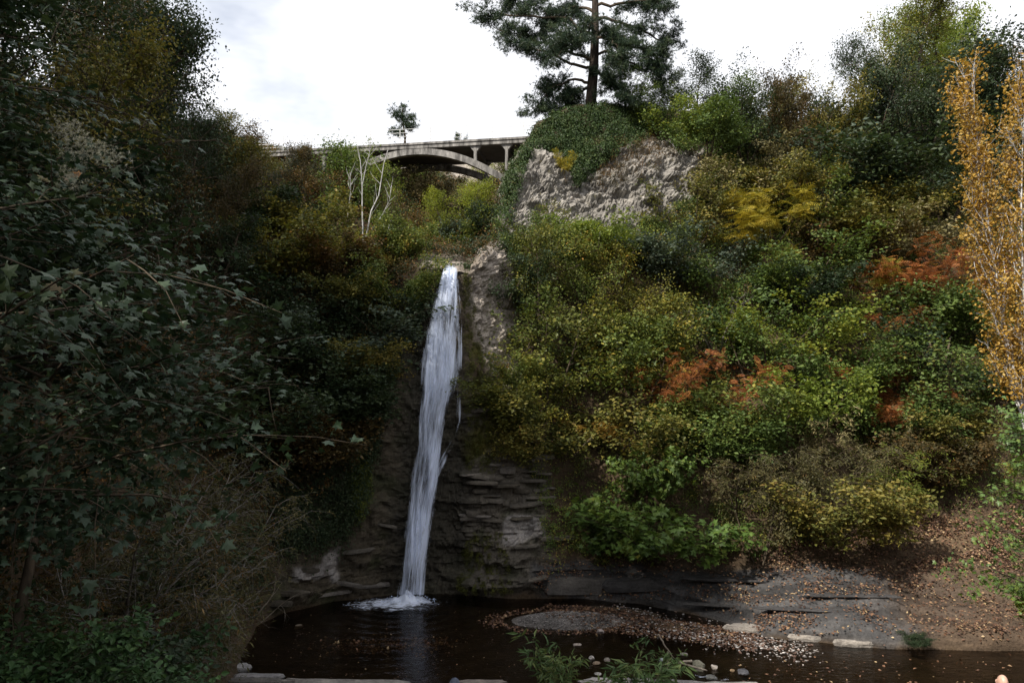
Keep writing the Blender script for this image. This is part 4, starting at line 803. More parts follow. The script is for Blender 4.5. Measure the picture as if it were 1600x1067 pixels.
put('maple', 0, (-9.8, 11.0, 6.6), 8.2, 'maple', 'big dark maple with broad leaves closest to the viewpoint', 'maple tree', 'maple', 0.3)
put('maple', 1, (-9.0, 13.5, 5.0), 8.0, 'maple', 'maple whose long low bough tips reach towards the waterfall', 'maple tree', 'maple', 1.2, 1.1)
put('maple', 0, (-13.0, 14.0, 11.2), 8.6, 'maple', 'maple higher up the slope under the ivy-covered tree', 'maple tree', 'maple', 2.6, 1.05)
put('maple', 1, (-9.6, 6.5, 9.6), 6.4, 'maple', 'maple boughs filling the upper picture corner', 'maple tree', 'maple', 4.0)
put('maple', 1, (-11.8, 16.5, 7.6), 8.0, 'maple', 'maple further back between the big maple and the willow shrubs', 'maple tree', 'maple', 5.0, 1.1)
for i, (x, y, z, h, lab) in enumerate([(-6.6, 10.2, 4.6, 1.4, 'green brambles in the lower picture corner'), (-6.6, 11.6, 4.2, 1.3, 'bramble mound beside the willow shrubs'), (-7.9, 12.5, 4.6, 1.6, 'taller bramble behind the corner brambles'), (-5.4, 9.6, 4.6, 1.1, 'lowest brambles along the bottom picture edge'), (-8.4, 15.0, 3.6, 1.8, 'brambles below the maple bough tips'), (-8.3, 11.6, 5.2, 1.5, 'high brambles hiding the maple trunk'), (-7.4, 10.8, 4.9, 1.4, 'brambles climbing beside the maple trunk')]):
    put('bramble', 0, (x, y, z), h, 'bram' if i != 2 else 'dark', lab, 'bramble', 'bramble', None, 1.1)

# birch with three white stems
def birch():
    e = tag(empty('birch_tree', P(566, 398, depth(566, 398))), 'white-stemmed birch with forked stems above the shaded rock wall', 'birch tree'); O = np.array(e.location); Y = O[1]
    def stem(pts, r0, r1):
        k = np.array(pts, float); s = np.linspace(0, 1, len(k)); t_ = np.linspace(0, 1, 16)
        W = P(np.interp(t_, s, k[:, 0]), np.interp(t_, s, k[:, 1]), Y - 0.9 * t_ - 0.6) - O; m = MB(); m.tube(W, np.linspace(r0, r1, 16) * 0.5, 7); rr_ = rs(int(pts[0][0] + pts[-1][1]))
        for q_ in range(7):
            i_ = rr_.randint(5, 15); tw_ = curve(W[i_], nrm(np.array([rr_.randn() * 0.6, rr_.randn() * 0.4, 0.9])), 0.5 + 0.7 * rr_.rand(), 6, np.array([rr_.randn() * 0.3, 0, 0.2]), 0.08, rr_); m.tube(tw_, np.linspace(0.012, 0.004, 6), 4, False)
        link('stem', m.mesh('stem', BARKW, True), e)
    stem([(565, 405), (572, 370), (580, 330), (592, 305), (600, 255), (606, 235)], 0.10, 0.03)
    stem([(568, 395), (566, 330), (566, 290), (563, 250), (558, 225)], 0.085, 0.025)
    stem([(566, 398), (582, 384), (600, 376), (606, 360)], 0.05, 0.02)
    stem([(566, 292), (572, 260), (578, 238), (578, 225)], 0.05, 0.02)
    stem([(580, 362), (598, 335), (608, 315), (612, 290)], 0.06, 0.02)
    stem([(543, 340), (548, 300), (547, 270)], 0.045, 0.03)
birch()
on('tree', 1, 562, 400, 188, 'green', 'round green tree hiding the middle of the bridge', 'tree', 'tree', 1.0, Y=44.5)
on('airy', 1, 605, 395, 165, 'bright', 'light green tree with thin twigs in front of the arch', 'tree', 'tree', 0.75, Y=44.5)
on('tree', 1, 752, 335, 82, 'lime', 'yellow-green tree seen through the bridge arch', 'tree', 'tree', 1.0, Y=62)
on('tree', 2, 800, 320, 90, 'mix', 'autumn tree behind the bridge springing', 'tree', 'tree', 1.0, Y=63)
# ---------------------------------------------------------------- pine on the mound
def pine():
    base = P(922, 176, 48.0); e = tag(empty('pine_tree', base), 'large dark pine with spreading limbs on top of the ivy mound', 'pine tree'); r = rs(77)
    def W(px, py, dy=0): return P(px, py, 48.0 + dy) - base
    def sm(k, n):
        k = np.array(k); s = np.linspace(0, 1, len(k)); t_ = np.linspace(0, 1, n); return np.stack([np.interp(t_, s, k[:, i]) for i in range(3)], -1)
    tr_ = sm([W(921, 185), W(924, 150), (W(928, 100)), W(930, 50), W(930, 0), W(928, -60), W(930, -120), W(926, -170)], 30)
    m = MB(); m.tube(tr_, np.linspace(0.42, 0.07, 30), 10); link('trunk', m.mesh('trunk', BARKD, True), e)
    limbs = [((928, 55), (880, 30), (800, 25), (745, 22), -1.0), ((926, 95), (880, 75), (830, 60), (775, 45), 0.6), ((926, 105), (880, 95), (850, 85), (790, 62), -2.0), ((924, 130), (890, 125), (860, 140), (835, 168), -0.6),
             ((924, 138), (905, 140), (890, 160), (880, 178), 1.4), ((928, 80), (960, 85), (1010, 110), (1038, 125), 0.5), ((930, 60), (970, 62), (1010, 80), (1030, 85), -1.6), ((930, 30), (980, 40), (1030, 60), (1058, 58), 1.2),
             ((930, 10), (975, 5), (1020, 0), (1042, 12), -0.8), ((930, 0), (880, -20), (820, -10), (790, 12), 1.0), ((929, -20), (980, -50), (1020, -55), (1045, -45), 0.5), ((929, -20), (880, -60), (830, -60), (800, -50), -0.5), ((926, 110), (945, 120), (965, 140), (975, 150), -1.2),
             ((928, -60), (970, -100), (1000, -105), (1015, -100), 0.4), ((928, -60), (890, -95), (860, -100), (840, -95), -0.3), ((930, 40), (915, 45), (900, 60), (885, 70), -2.5), ((930, 45), (950, 50), (962, 70), (972, 85), -2.4), ((929, 20), (900, 10), (870, 30), (845, 50), 2.2), ((930, -100), (945, -130), (955, -140), (965, -150), 0.0), ((930, -110), (905, -140), (895, -150), (885, -155), 0.3)]
    wood = MB(); LP, LA = [], []
    for li, l in enumerate(limbs):
        dy = l[4]; b = sm([W(*l[0]), W(*l[1], dy * 0.4), W(*l[2], dy * 0.8), W(*l[3], dy)], 12); b[1:-1] += r.randn(10, 3) * 0.10; wood.tube(b, np.linspace(0.12, 0.02, 12), 5, False)
        nb = 20
        for k in range(nb):
            u = 0.22 + 0.78 * (k + r.rand()) / nb; i = min(u, .999) * 11; i0 = int(i); p0 = b[i0] * (1 - i + i0) + b[i0 + 1] * (i - i0)
            if r.rand() < 0.12: continue
            d_ = nrm(nrm(b[-1] - b[0]) * 0.6 + r.randn(3) * np.array([0.7, 0.9, 0.55]) + np.array([0, 0, -0.1])); Lb = 0.7 + 1.1 * r.rand(); tw = curve(p0, d_, Lb, 5, np.array([0, 0, 0.2 - 0.9 * (r.rand() < 0.4)]), 0.12, r); wood.tube(tw, np.linspace(0.03, 0.01, 5), 3, False)
            for q in range(7):
                s = 0.25 + 0.75 * r.rand(); j = min(s, .999) * 4; j0 = int(j); p1 = tw[j0] * (1 - j + j0) + tw[j0 + 1] * (j - j0)
                n = 10; LP.append(p1 + r.randn(n, 3) * np.array([0.24, 0.24, 0.14])); LA.append(np.repeat(nrm(d_ * 0.6 + np.array([0, 0, 0.25]))[None], n, 0))
    link('limbs', wood.mesh('limbs', BARK, True), e)
    LP = np.concatenate(LP); LA = np.concatenate(LA); n = len(LP)
    V, f, rn = leaves(*TUFT, LP, nrm(LA + r.randn(n, 3) * 0.5), r.randn(n, 3), 0.24 * (0.7 + 0.6 * r.rand(n)), 5)
    link('crown', mesh_np('pine_needles', V, [f], LM['pine'], False, {'rnd': rn}), e)
pine()
# far trees seen over the deck
def farpine():
    base = P(632, 222, 66); base[2] = P(632, 240, 66)[2]; e = tag(empty('pine_tree', base), 'small wind-bent pine seen above the bridge deck', 'pine tree'); r = rs(8)
    def W(px, py, dy=0): return P(px, py, 66 + dy) - base
    m = MB(); m.tube([W(632, 242), W(633, 215), W(630, 195), W(628, 165)], [0.14, 0.11, 0.08, 0.03], 6); LP = []; 
    for a, b, n in [((612, 168), (622, 190), 60), ((634, 163), (626, 180), 50), ((648, 182), (632, 186), 60), ((650, 195), (634, 200), 70), ((608, 203), (630, 206), 70), ((612, 214), (628, 208), 40), ((622, 178), (640, 200), 110)]:
        m.tube([W(*b), W(*a)], [0.05, 0.015], 4); u = r.rand(n)[:, None]; LP.append(W(*b) * u + W(*a) * (1 - u) + r.randn(n, 3) * np.array([0.22, 0.35, 0.16]))
    link('trunk', m.mesh('trunk', BARK), e); LP = np.concatenate(LP); n = len(LP); V, f, rn = leaves(*TUFT, LP, r.randn(n, 3) + np.array([0, 0, .5]), r.randn(n, 3), 0.34 * (0.7 + 0.6 * r.rand(n)), 5)
    link('crown', mesh_np('far_needles', V, [f], LM['pine'], False, {'rnd': rn}), e)
farpine()
on('bush', 1, 720, 226, 26, 'dark', 'tiny bush top peeping over the bridge deck', 'shrub', 'shrub', 0.55, Y=62)

# ---------------------------------------------------------------- ivy, climbers and undergrowth (nobody could count these)
flat_area = np.linalg.norm(np.cross(np.gradient(GD, axis=0), np.gradient(GD, axis=1)), axis=-1)
def carpet(name, label, poly, n, rad, per, pal, lsize, seed, leaf='oval', avoid=(), hang=0.0, lift=0.25, keep=None, shell=True):
    """leafy clumps grown over a patch of hillside, joined into one mass"""
    r = rs(seed); ok = inpoly(DX, DY, poly) & SEEN
    for a in avoid: ok &= ~inpoly(DX, DY, a)
    if keep is not None: ok &= fbm(GD * 0.35, 3, seed) > keep
    w_ = (flat_area * ok).ravel(); w_[(np.abs(GD[..., 1]) < 3).ravel()] = 0
    idx = r.choice(len(w_), n, p=w_ / w_.sum()); c = GD.reshape(-1, 3)[idx]; nn = N.reshape(-1, 3)[idx]
    R = rad * (0.5 + 1.0 * r.rand(n)); d_ = nrm(r.randn(n, per, 3) + nn[:, None] * 0.7 + np.array([0, 0, 0.3]))
    q = (0.55 + 0.5 * r.rand(n, per, 1)); pos = c[:, None] + nn[:, None] * (lift * R)[:, None, None] + d_ * q * R[:, None, None] * np.array([1, 1, 0.85]); pos[..., 2] -= hang * r.rand(n, per) ** 2
    pos = pos.reshape(-1, 3); d_ = d_.reshape(-1, 3); M = len(pos)
    ax = nrm(r.randn(M, 3) + d_ * 0.5 + np.array([0, 0, -0.3 - hang])); no = nrm(d_ * 0.8 + np.array([0, 0, 0.5]) + r.randn(M, 3) * 0.4)
    V, f, rn = leaves(*TM[leaf], pos, ax, no, lsize * (0.6 + 0.8 * r.rand(M)), seed)
    cl = np.repeat(np.repeat(r.rand(n), per), len(TM[leaf][0])); rn = 0.55 * rn + 0.45 * cl
    return tag(link(name, mesh_np(name, V, [f], LM[pal], False, {'rnd': rn})), label, kind='stuff')
SLOPE_R = [(1110, 170), (1300, 190), (1640, 160), (1680, 760), (1500, 800), (1400, 800), (1200, 870), (860, 880), (822, 720), (806, 620), (804, 480), (790, 390), (860, 375), (960, 370), (1060, 345), (1125, 290)]
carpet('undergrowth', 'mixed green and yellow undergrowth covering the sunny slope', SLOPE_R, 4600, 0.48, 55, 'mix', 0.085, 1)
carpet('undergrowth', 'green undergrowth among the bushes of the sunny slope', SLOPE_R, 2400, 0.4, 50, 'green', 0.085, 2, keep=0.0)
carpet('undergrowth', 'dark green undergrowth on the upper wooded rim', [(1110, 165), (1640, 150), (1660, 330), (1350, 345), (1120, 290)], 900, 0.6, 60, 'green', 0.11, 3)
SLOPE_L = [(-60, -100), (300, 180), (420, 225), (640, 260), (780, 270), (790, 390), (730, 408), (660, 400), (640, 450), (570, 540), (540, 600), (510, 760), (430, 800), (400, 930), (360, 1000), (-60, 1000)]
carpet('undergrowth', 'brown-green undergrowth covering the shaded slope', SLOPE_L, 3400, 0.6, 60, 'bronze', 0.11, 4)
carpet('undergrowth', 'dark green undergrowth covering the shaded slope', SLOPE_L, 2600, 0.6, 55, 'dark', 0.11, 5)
carpet('undergrowth', 'yellowing undergrowth in the gorge under the bridge', [(440, 250), (780, 265), (785, 390), (660, 398), (540, 480), (440, 400)], 500, 0.5, 60, 'mix', 0.11, 6)
carpet('ivy', 'thick green ivy draped over the cliff mound beneath the pine', [(835, 232), (800, 300), (812, 262), (835, 205), (870, 178), (920, 165), (1000, 168), (1010, 215), (960, 235), (900, 285), (880, 240)], 1100, 0.34, 60, 'ivy', 0.10, 7, hang=0.5)
carpet('ivy', 'ivy strip hanging down the cliff corner beside the bridge', [(835, 225), (812, 300), (795, 345), (776, 330), (795, 270), (820, 225)], 260, 0.3, 60, 'ivy', 0.10, 8, hang=0.6)
carpet('dry_creeper', 'brown dry creeper hanging over the upper edge of the grey cliff', [(930, 215), (1010, 205), (1110, 195), (1130, 260), (1060, 235), (1000, 260), (960, 290), (930, 270)], 330, 0.35, 60, 'bronze', 0.11, 9, leaf='narrow', hang=1.0)
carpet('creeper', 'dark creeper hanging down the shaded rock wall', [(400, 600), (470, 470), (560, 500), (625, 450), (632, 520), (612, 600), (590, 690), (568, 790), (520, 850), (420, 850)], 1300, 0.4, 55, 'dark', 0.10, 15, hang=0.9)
carpet('tufts', 'dry tufts rooted in cracks of the grey cliff', CLIFF, 60, 0.14, 40, 'tan', 0.08, 16, hang=0.2, leaf='narrow')
carpet('creeper', 'green creeper edging the foot and side of the grey cliff', [(780, 372), (860, 352), (950, 362), (1040, 335), (1090, 300), (1100, 240), (1140, 240), (1130, 330), (1050, 375), (900, 395), (790, 400)], 420, 0.34, 60, 'green', 0.09, 17)
carpet('hanging_fern', 'green ferny growth trailing down the shaded rock wall', [(548, 690), (572, 680), (580, 760), (560, 800), (545, 760)], 130, 0.22, 60, 'bright', 0.11, 10, leaf='narrow', hang=0.7)
carpet('moss', 'yellow-green moss on the wet rock beside the waterfall', [(722, 425), (732, 425), (750, 520), (775, 600), (790, 690), (770, 740), (730, 740), (728, 560)], 420, 0.11, 40, 'moss', 0.05, 18, hang=0.25)
carpet('moss', 'dark moss low on the rock wall near the pool', [(725, 830), (790, 830), (800, 925), (715, 925)], 160, 0.10, 40, 'moss', 0.05, 19, hang=0.2)
carpet('moss', 'green tufts clinging beside the upper waterfall', [(640, 440), (662, 430), (655, 520), (635, 540)], 90, 0.2, 50, 'green', 0.09, 11, hang=0.4)
r = rs(31)   # old man's beard: pale seed fluff over the maple
LP = []
for px, py in [(105, 195), (120, 205), (135, 225), (112, 230), (128, 245), (165, 240), (150, 235), (105, 275), (120, 285), (98, 210), (180, 248)]:
    c = P(px, py, 9.2); LP.append(c + r.randn(55, 3) * np.array([0.09, 0.12, 0.07]))
LP = np.concatenate(LP); n = len(LP); V, f, rn = leaves(*TUFT, LP, r.randn(n, 3), r.randn(n, 3), 0.035 * (0.7 + 0.6 * r.rand(n)), 5)
tag(link('seed_heads', mesh_np('seed_heads', V, [f], LM['fluff'], False, {'rnd': rn})), 'pale fluffy climber seed heads hanging in the maple', kind='stuff')

# ---------------------------------------------------------------- bare twig curtain and pale dead branch on the cliff
def twig_thing(name, label, cat, lines, Yo, mat, r0, seed):
    p0 = P(lines[0][0][0], lines[0][0][1], depth(*lines[0][0]) + Yo); e = tag(empty(name, p0), label, cat); r = rs(seed)
    for l in lines:
        k = np.array(l, float); s = np.linspace(0, 1, len(k)); t_ = np.linspace(0, 1, 12); x = np.interp(t_, s, k[:, 0]); y = np.interp(t_, s, k[:, 1])
        m = MB(); m.tube(P(x, y, depth(*l[0]) + Yo) - p0 + r.randn(12, 3) * r0 * 0.6, np.linspace(r0, r0 * 0.4, 12), 6); link('branch', m.mesh('branch', mat, True), e)
twig_thing('dead_branch', 'pale curved dead branch at the top of the grey cliff', 'branch', [[(1044, 205), (1048, 222), (1056, 232)], [(1048, 222), (1060, 236), (1080, 258), (1095, 280)]], -0.5, BARKW, 0.05, 1)
twig_thing('dead_branch', 'white crooked stems in front of the poplar foot', 'branch', [[(1575, 515), (1545, 470), (1530, 440), (1522, 410)], [(1572, 490), (1555, 450), (1540, 432)], [(1575, 470), (1570, 430), (1566, 395), (1572, 380)], [(1590, 470), (1585, 420), (1580, 370)]], -3.5, BARKW, 0.028, 2)
twig_thing('dead_branch', 'forked dead twigs leaning from the pool corner', 'branch', [[(396, 965), (415, 945), (430, 920), (431, 898)], [(398, 966), (420, 938), (440, 910)]], -0.6, DEAD, 0.025, 3)

# ---------------------------------------------------------------- rock: ledges, shelf layers, slabs, stones
def rockmesh(name, seed, sub=2, sx=1, sy=1, sz=1, col=(0.2, 0.19, 0.18), rough=0.22):
    import bmesh
    b = bmesh.new(); bmesh.ops.create_icosphere(b, subdivisions=sub, radius=1.0); V = np.array([v.co[:] for v in b.verts]); Fc = np.array([[v.index for v in f.verts] for f in b.faces]); b.free()
    r = rs(seed)
    for _ in range(7):   # knock flat faces off
        d_ = nrm(r.randn(3)); h = 0.55 + 0.3 * r.rand(); k = V @ d_; V = V - np.clip(k - h, 0, None)[:, None] * d_
    V = V * (1 + rough * 0.5 * fbm(V * 1.7 + seed, 3, seed))[:, None] * np.array([sx, sy, sz])
    return mesh_np(name, V, [Fc], ROCK, False, {'tint': np.zeros((len(V), 3)) + np.array(col), 'rocky': np.ones(len(V))})
def slabmesh(name, seed, Lx, Ly, Lz, col, n=9):
    """flat broken slab with a ragged outline"""
    r = rs(seed); th = np.linspace(0, 2 * math.pi, 2 * n, endpoint=False); ca, sa = np.cos(th), np.sin(th)
    k = 1.0 / np.maximum(np.abs(ca) ** 4 + np.abs(sa) ** 4, 1e-3) ** 0.25 * (0.82 + 0.3 * r.rand(2 * n)); O = np.stack([ca * k * Lx / 2, sa * k * Ly / 2], -1)
    m = 2 * n; tops = np.c_[O * 0.94, np.full(m, Lz / 2) + r.randn(m) * Lz * 0.06]; mid_ = np.c_[O * 1.02, r.randn(m) * Lz * 0.1]; bot = np.c_[O * 0.96, np.full(m, -Lz / 2)]
    V = np.r_[tops, mid_, bot, [[0, 0, Lz * 0.52]], [[0, 0, -Lz / 2]]]; j = np.arange(m); j2 = (j + 1) % m
    q = np.r_[np.c_[j, m + j, m + j2, j2], np.c_[m + j, 2 * m + j, 2 * m + j2, m + j2]]; t_ = np.r_[np.c_[np.full(m, 3 * m), j, j2], np.c_[np.full(m, 3 * m + 1), 2 * m + j2, 2 * m + j]]
    return mesh_np(name, V, [q, t_], ROCK, False, {'tint': np.zeros((len(V), 3)) + np.array(col), 'rocky': np.ones(len(V))})
r = rs(202)   # thin ledges sticking out of the layered wall beside the waterfall
LEDGE = [slabmesh('rock_ledge', 300 + i, 1.0, 0.55, 0.13, c) for i, c in enumerate([(0.11, 0.097, 0.08), (0.15, 0.135, 0.12), (0.08, 0.07, 0.055), (0.12, 0.107, 0.09)])]
def ledge(px, py, wpx, hpx, k):
    Y = depth(px, py); p = P(px, py, Y - 0.02); o = link('rock_ledge', LEDGE[k % 4], hill); o.location = p; o.scale = (wpx / F * Y, 0.35 + 0.6 * r.rand(), hpx / F * Y / 0.13); o.rotation_euler = (0.10 * r.randn(), 0.06 * r.randn(), 0.3 * r.randn())
for py in (690, 700, 722, 735, 746, 757, 768, 777, 786, 795, 803, 809):
    x = 722 + 12 * r.rand()
    while x < 850:
        wd = 14 + 34 * r.rand()
        if r.rand() < 0.62: ledge(x + wd / 2, py + r.randn() * 5, wd * (0.6 + 0.9 * r.rand()), 2.0 + 6 * r.rand() ** 2, r.randint(4))
        x += wd * 0.85
for py in (640, 662, 830, 850, 872, 895):
    x = 735
    while x < 850:
        wd = 20 + 40 * r.rand()
        if r.rand() < 0.35: ledge(x + wd / 2, py + r.randn() * 5, wd, 3 + 4 * r.rand(), r.randint(4))
        x += wd
for px, py, wd, h in [(530, 910, 80, 5), (585, 914, 50, 4), (450, 926, 70, 7), (520, 927, 60, 5), (430, 942, 50, 8), (480, 890, 36, 6), (560, 860, 50, 4), (600, 820, 40, 4)]: ledge(px, py, wd, h, r.randint(4))
# layers of the rock shelf along the creek
SHELF = [slabmesh('shelf_layer', 320 + i, 1.0, 1.0, 0.2, c, 14) for i, c in enumerate([(0.07, 0.067, 0.066), (0.105, 0.097, 0.09), (0.058, 0.056, 0.057), (0.25, 0.225, 0.20)])]
def shelf(px, py, wpx, dep, hgt, k, rz=0.0, Y=None):
    Yd = depth(px, py) if Y is None else Y; p = P(px, py, Yd); o = link('shelf_layer', SHELF[k % 4], hill); o.location = p; o.scale = (wpx / F * Yd, dep, hgt / 0.2); o.rotation_euler = (0.02 * r.randn(), 0.02 * r.randn(), rz)
for px, py, wd, dep, hg, k in [(905, 914, 130, 0.8, 0.7, 1), (1015, 912, 130, 0.7, 0.5, 2), (1150, 905, 150, 0.5, 0.10, 2), (1330, 930, 140, 0.45, 0.07, 2), (1130, 945, 120, 0.4, 0.06, 0), (1260, 952, 150, 0.4, 0.05, 2)]:
    shelf(px, py, wd, dep, hg, k, -0.12 * (px > 1080))
for px, py, wd, rz in [(1190, 977, 110, -0.10), (1280, 990, 90, -0.08), (1345, 998, 80, -0.06)]:
    p = P(px, py, 10 * F / (py - 600.5) * 1.0); o = link('shelf_layer', SHELF[3], hill); o.location = (p[0], p[1], 0.10); o.scale = (wd / F * p[1], 0.5, 1.1); o.rotation_euler = (0, 0, rz)

def flatrock(px, py, wpx, dep, hgt, label, name, seed, col, rz=0.0, cat='rock', z=0.0):
    Y = 10 * F / (py - 600.5) * 0.998; p = P(px, py, Y); o = link(name, slabmesh(name, seed, wpx / F * Y, dep, hgt, col, 12)); o.location = (p[0], p[1], z + hgt * 0.2); o.rotation_euler = (0.02, 0.01, rz); return tag(o, label, cat)
flatrock(360, 1032, 62, 0.5, 0.20, 'pale flat stone at the pool corner under the willow shrubs', 'flat_stone', 1, (0.32, 0.31, 0.31))
flatrock(405, 1046, 80, 0.35, 0.16, 'long thin pale slab just out of the water', 'flat_stone', 2, (0.26, 0.25, 0.25))
flatrock(385, 1052, 130, 0.35, 0.12, 'dark wet slab in front of the long thin pale one', 'flat_stone', 3, (0.13, 0.12, 0.11))
flatrock(540, 1058, 190, 0.45, 0.22, 'broad grey slab along the near edge of the pool', 'flat_stone', 4, (0.24, 0.22, 0.20), -0.03)
flatrock(750, 1058, 80, 0.35, 0.22, 'leaf-specked slab end beside the small dark boulder', 'flat_stone', 5, (0.20, 0.17, 0.15))
flatrock(1000, 1058, 180, 0.5, 0.25, 'grey slab behind the leafy willow-herb plants', 'flat_stone', 6, (0.24, 0.225, 0.22), -0.02)
flatrock(1120, 1061, 150, 0.5, 0.2, 'grey slab at the lip below the small cascade', 'flat_stone', 7, (0.22, 0.205, 0.20), -0.05)
def stone(px, py, wpx, label, seed, col, sz=0.7, z=0.0, name='stone'):
    Y = 10 * F / (py - 600.5); p = P(px, py, Y); s = wpx / F * Y / 2; o = link(name, rockmesh(name, seed, 2, s, s * 0.8, s * sz, col)); o.location = (p[0], p[1], z + s * sz * 0.35); o.rotation_euler = (0, 0, seed); return tag(o, label, 'stone')
stone(938, 980, 15, 'pinkish pale stone at the tip of the gravel bar', 11, (0.33, 0.28, 0.26))
stone(1093, 1034, 26, 'angular olive-grey stone at the end of the driftwood', 12, (0.22, 0.21, 0.16), 0.9)
stone(1116, 1032, 16, 'smooth cream stone beside the angular olive-grey one', 13, (0.50, 0.44, 0.38), 0.6)
stone(711, 1062, 26, 'small blue-grey boulder at the near pool edge', 14, (0.13, 0.15, 0.20), 0.9)
stone(924, 1018, 10, 'white pebble by the brown stones in the shallow creek', 15, (0.50, 0.46, 0.42))
stone(932, 1026, 13, 'brown stone in the shallows behind the willow-herb plants', 16, (0.20, 0.15, 0.11), 0.5)
stone(948, 1022, 14, 'grey-brown stone in the shallows between the two plant clumps', 17, (0.17, 0.15, 0.13), 0.6)
stone(934, 1041, 14, 'flat whitish stone low in front of the shallows', 18, (0.36, 0.34, 0.31), 0.3)
stone(902, 998, 14, 'long pale stone in the water beyond the plants', 19, (0.33, 0.28, 0.24), 0.35)
stone(1033, 1021, 12, 'bluish white stone beside the upright driftwood stick', 20, (0.36, 0.40, 0.40), 0.6)
stone(1069, 1012, 14, 'flat grey stone beyond the driftwood', 21, (0.25, 0.22, 0.20), 0.3)
stone(1144, 1036, 8, 'small yellow-brown pebble near the cream stone', 22, (0.34, 0.24, 0.14))
stone(1160, 1040, 26, 'dark low stone in the creek below the pebbles', 23, (0.09, 0.09, 0.10), 0.35)
stone(1112, 1048, 22, 'wet grey stone in the small cascade', 24, (0.13, 0.13, 0.12), 0.4)
stone(1580, 968, 34, 'pale boulder at the foot of the low maple bush', 25, (0.24, 0.21, 0.18), 0.5, 0.25)
stone(466, 968, 18, 'pale rock just under the surface of the pool', 26, (0.15, 0.12, 0.09), 0.4, -0.1)
stone(1138, 973, 14, 'rounded end block of the pale shelf edge', 27, (0.32, 0.28, 0.25), 0.8)
# gravel and pebbles
r = rs(404); base_p = rockmesh('pebble_source', 5, 1, 1, 1, 0.7); pv = np.array([v.co[:] for v in base_p.vertices]); pf = np.array([p_.vertices[:] for p_ in base_p.polygons])
def pebbles(name, label, pts, sz, cols, seed):
    r = rs(seed); n = len(pts); a = r.rand(n) * 6.28; R = np.stack([np.stack([np.cos(a), -np.sin(a), 0 * a], -1), np.stack([np.sin(a), np.cos(a), 0 * a], -1), np.stack([0 * a, 0 * a, 1 + 0 * a], -1)], 1)
    V = np.einsum('nij,kj->nki', R, pv * np.array([1, 0.75, 0.6])) * sz[:, None, None] + pts[:, None]; f = (np.arange(n)[:, None, None] * len(pv) + pf[None]).reshape(-1, 3)
    ci = np.array(cols)[r.randint(len(cols), size=n)] * (0.7 + 0.6 * r.rand(n, 1)); return tag(link(name, mesh_np(name, V.reshape(-1, 3), [f], ROCK, False, {'tint': np.repeat(ci, len(pv), 0), 'rocky': np.ones(n * len(pv))})), label, kind='stuff')
n = 4800; a = r.rand(n) * 6.28; q = np.sqrt(r.rand(n)); gxp = BAR[0] - 0.2 + np.cos(a) * q * 2.6; gyp = BAR[1] + np.sin(a) * q * 1.32
pebbles('gravel', 'grey fine gravel heaped in a low bar beside the pool', np.stack([gxp, gyp, ground_z(gxp, gyp) + 0.03], -1), 0.02 + 0.03 * r.rand(n) ** 2, [(0.20, 0.185, 0.175), (0.26, 0.24, 0.225), (0.13, 0.12, 0.115)], 1)
n = 1500; u = r.rand(n); pxs = 960 + 300 * u + 12 * r.randn(n); pys = 965 + 45 * u + 9 * r.randn(n) - 10 * (1 - u); W_ = P(pxs, pys, 10 * F / (pys - 600.5)); zg = ground_z(W_[:, 0], W_[:, 1])
pebbles('pebbles', 'white and brown pebbles strewn along the creek edge', np.stack([W_[:, 0], W_[:, 1], np.maximum(zg, 0.0) + 0.02], -1), 0.03 + 0.06 * r.rand(n) ** 2.5, [(0.30, 0.27, 0.25), (0.45, 0.42, 0.40), (0.14, 0.09, 0.07), (0.2, 0.13, 0.1), (0.17, 0.15, 0.14)], 2)
# fallen leaves
def litter(name, label, pts, nor, size, seed, pal='litter'):
    r = rs(seed); n = len(pts); V, f, rn = leaves(*OVAL, pts, r.randn(n, 3) * np.array([1, 1, 0.3]), nrm(nor + r.randn(n, 3) * 0.35), size * (0.6 + 0.8 * r.rand(n)), seed); return tag(link(name, mesh_np(name, V, [f], LM[pal], False, {'rnd': rn})), label, kind='stuff')
ok = inpoly(DX, DY, [(1090, 860), (1200, 850), (1330, 830), (1400, 790), (1600, 780), (1660, 990), (1440, 1005), (1180, 985), (1090, 940), (830, 925), (840, 880)]) & SEEN; w_ = (flat_area * ok * (0.35 + 0.65 * (DX > 1180) * (DY < 890) + 0.3 * (DX > 1420)) * (0.12 + 1.6 * np.clip(fbm(GD * np.array([0.7, 0.7, 2.5]), 3, 66), 0, 1) + 0.8 * (zb - fb > 0.8))).ravel(); idx = r.choice(w_.size, 17000, p=w_ / w_.sum())
litter('leaf_litter', 'brown fallen leaves covering the bank and rock shelf', GD.reshape(-1, 3)[idx] + N.reshape(-1, 3)[idx] * 0.05 + r.randn(len(idx), 3) * 0.10, N.reshape(-1, 3)[idx], 0.105, 1)
n = 4200; u = r.rand(n); pxs = np.where(u < 0.72, 850 + 330 * r.rand(n), 770 + 60 * r.rand(n)); pys = np.where(u < 0.72, 935 + (pxs - 850) * 0.13 + 30 * r.rand(n) ** 1.3, 0)
a = r.rand(n) * 6.28; ring = 0.98 + 0.35 * r.rand(n) ** 2; Wb = np.stack([BAR[0] + np.cos(a) * 2.7 * ring, BAR[1] + np.sin(a) * 1.35 * ring], -1); Wp = P(pxs, np.where(pys > 0, pys, 960), 10 * F / (np.where(pys > 0, pys, 960) - 600.5))[:, :2]; Wb = np.where((u < 0.72)[:, None], Wp, Wb)
litter('leaf_litter', 'reddish fallen leaves ringing the gravel bar', np.stack([Wb[:, 0], Wb[:, 1], np.maximum(ground_z(Wb[:, 0], Wb[:, 1]), -0.02) + 0.035], -1), np.array([0, 0, 1.0]), 0.12, 2)
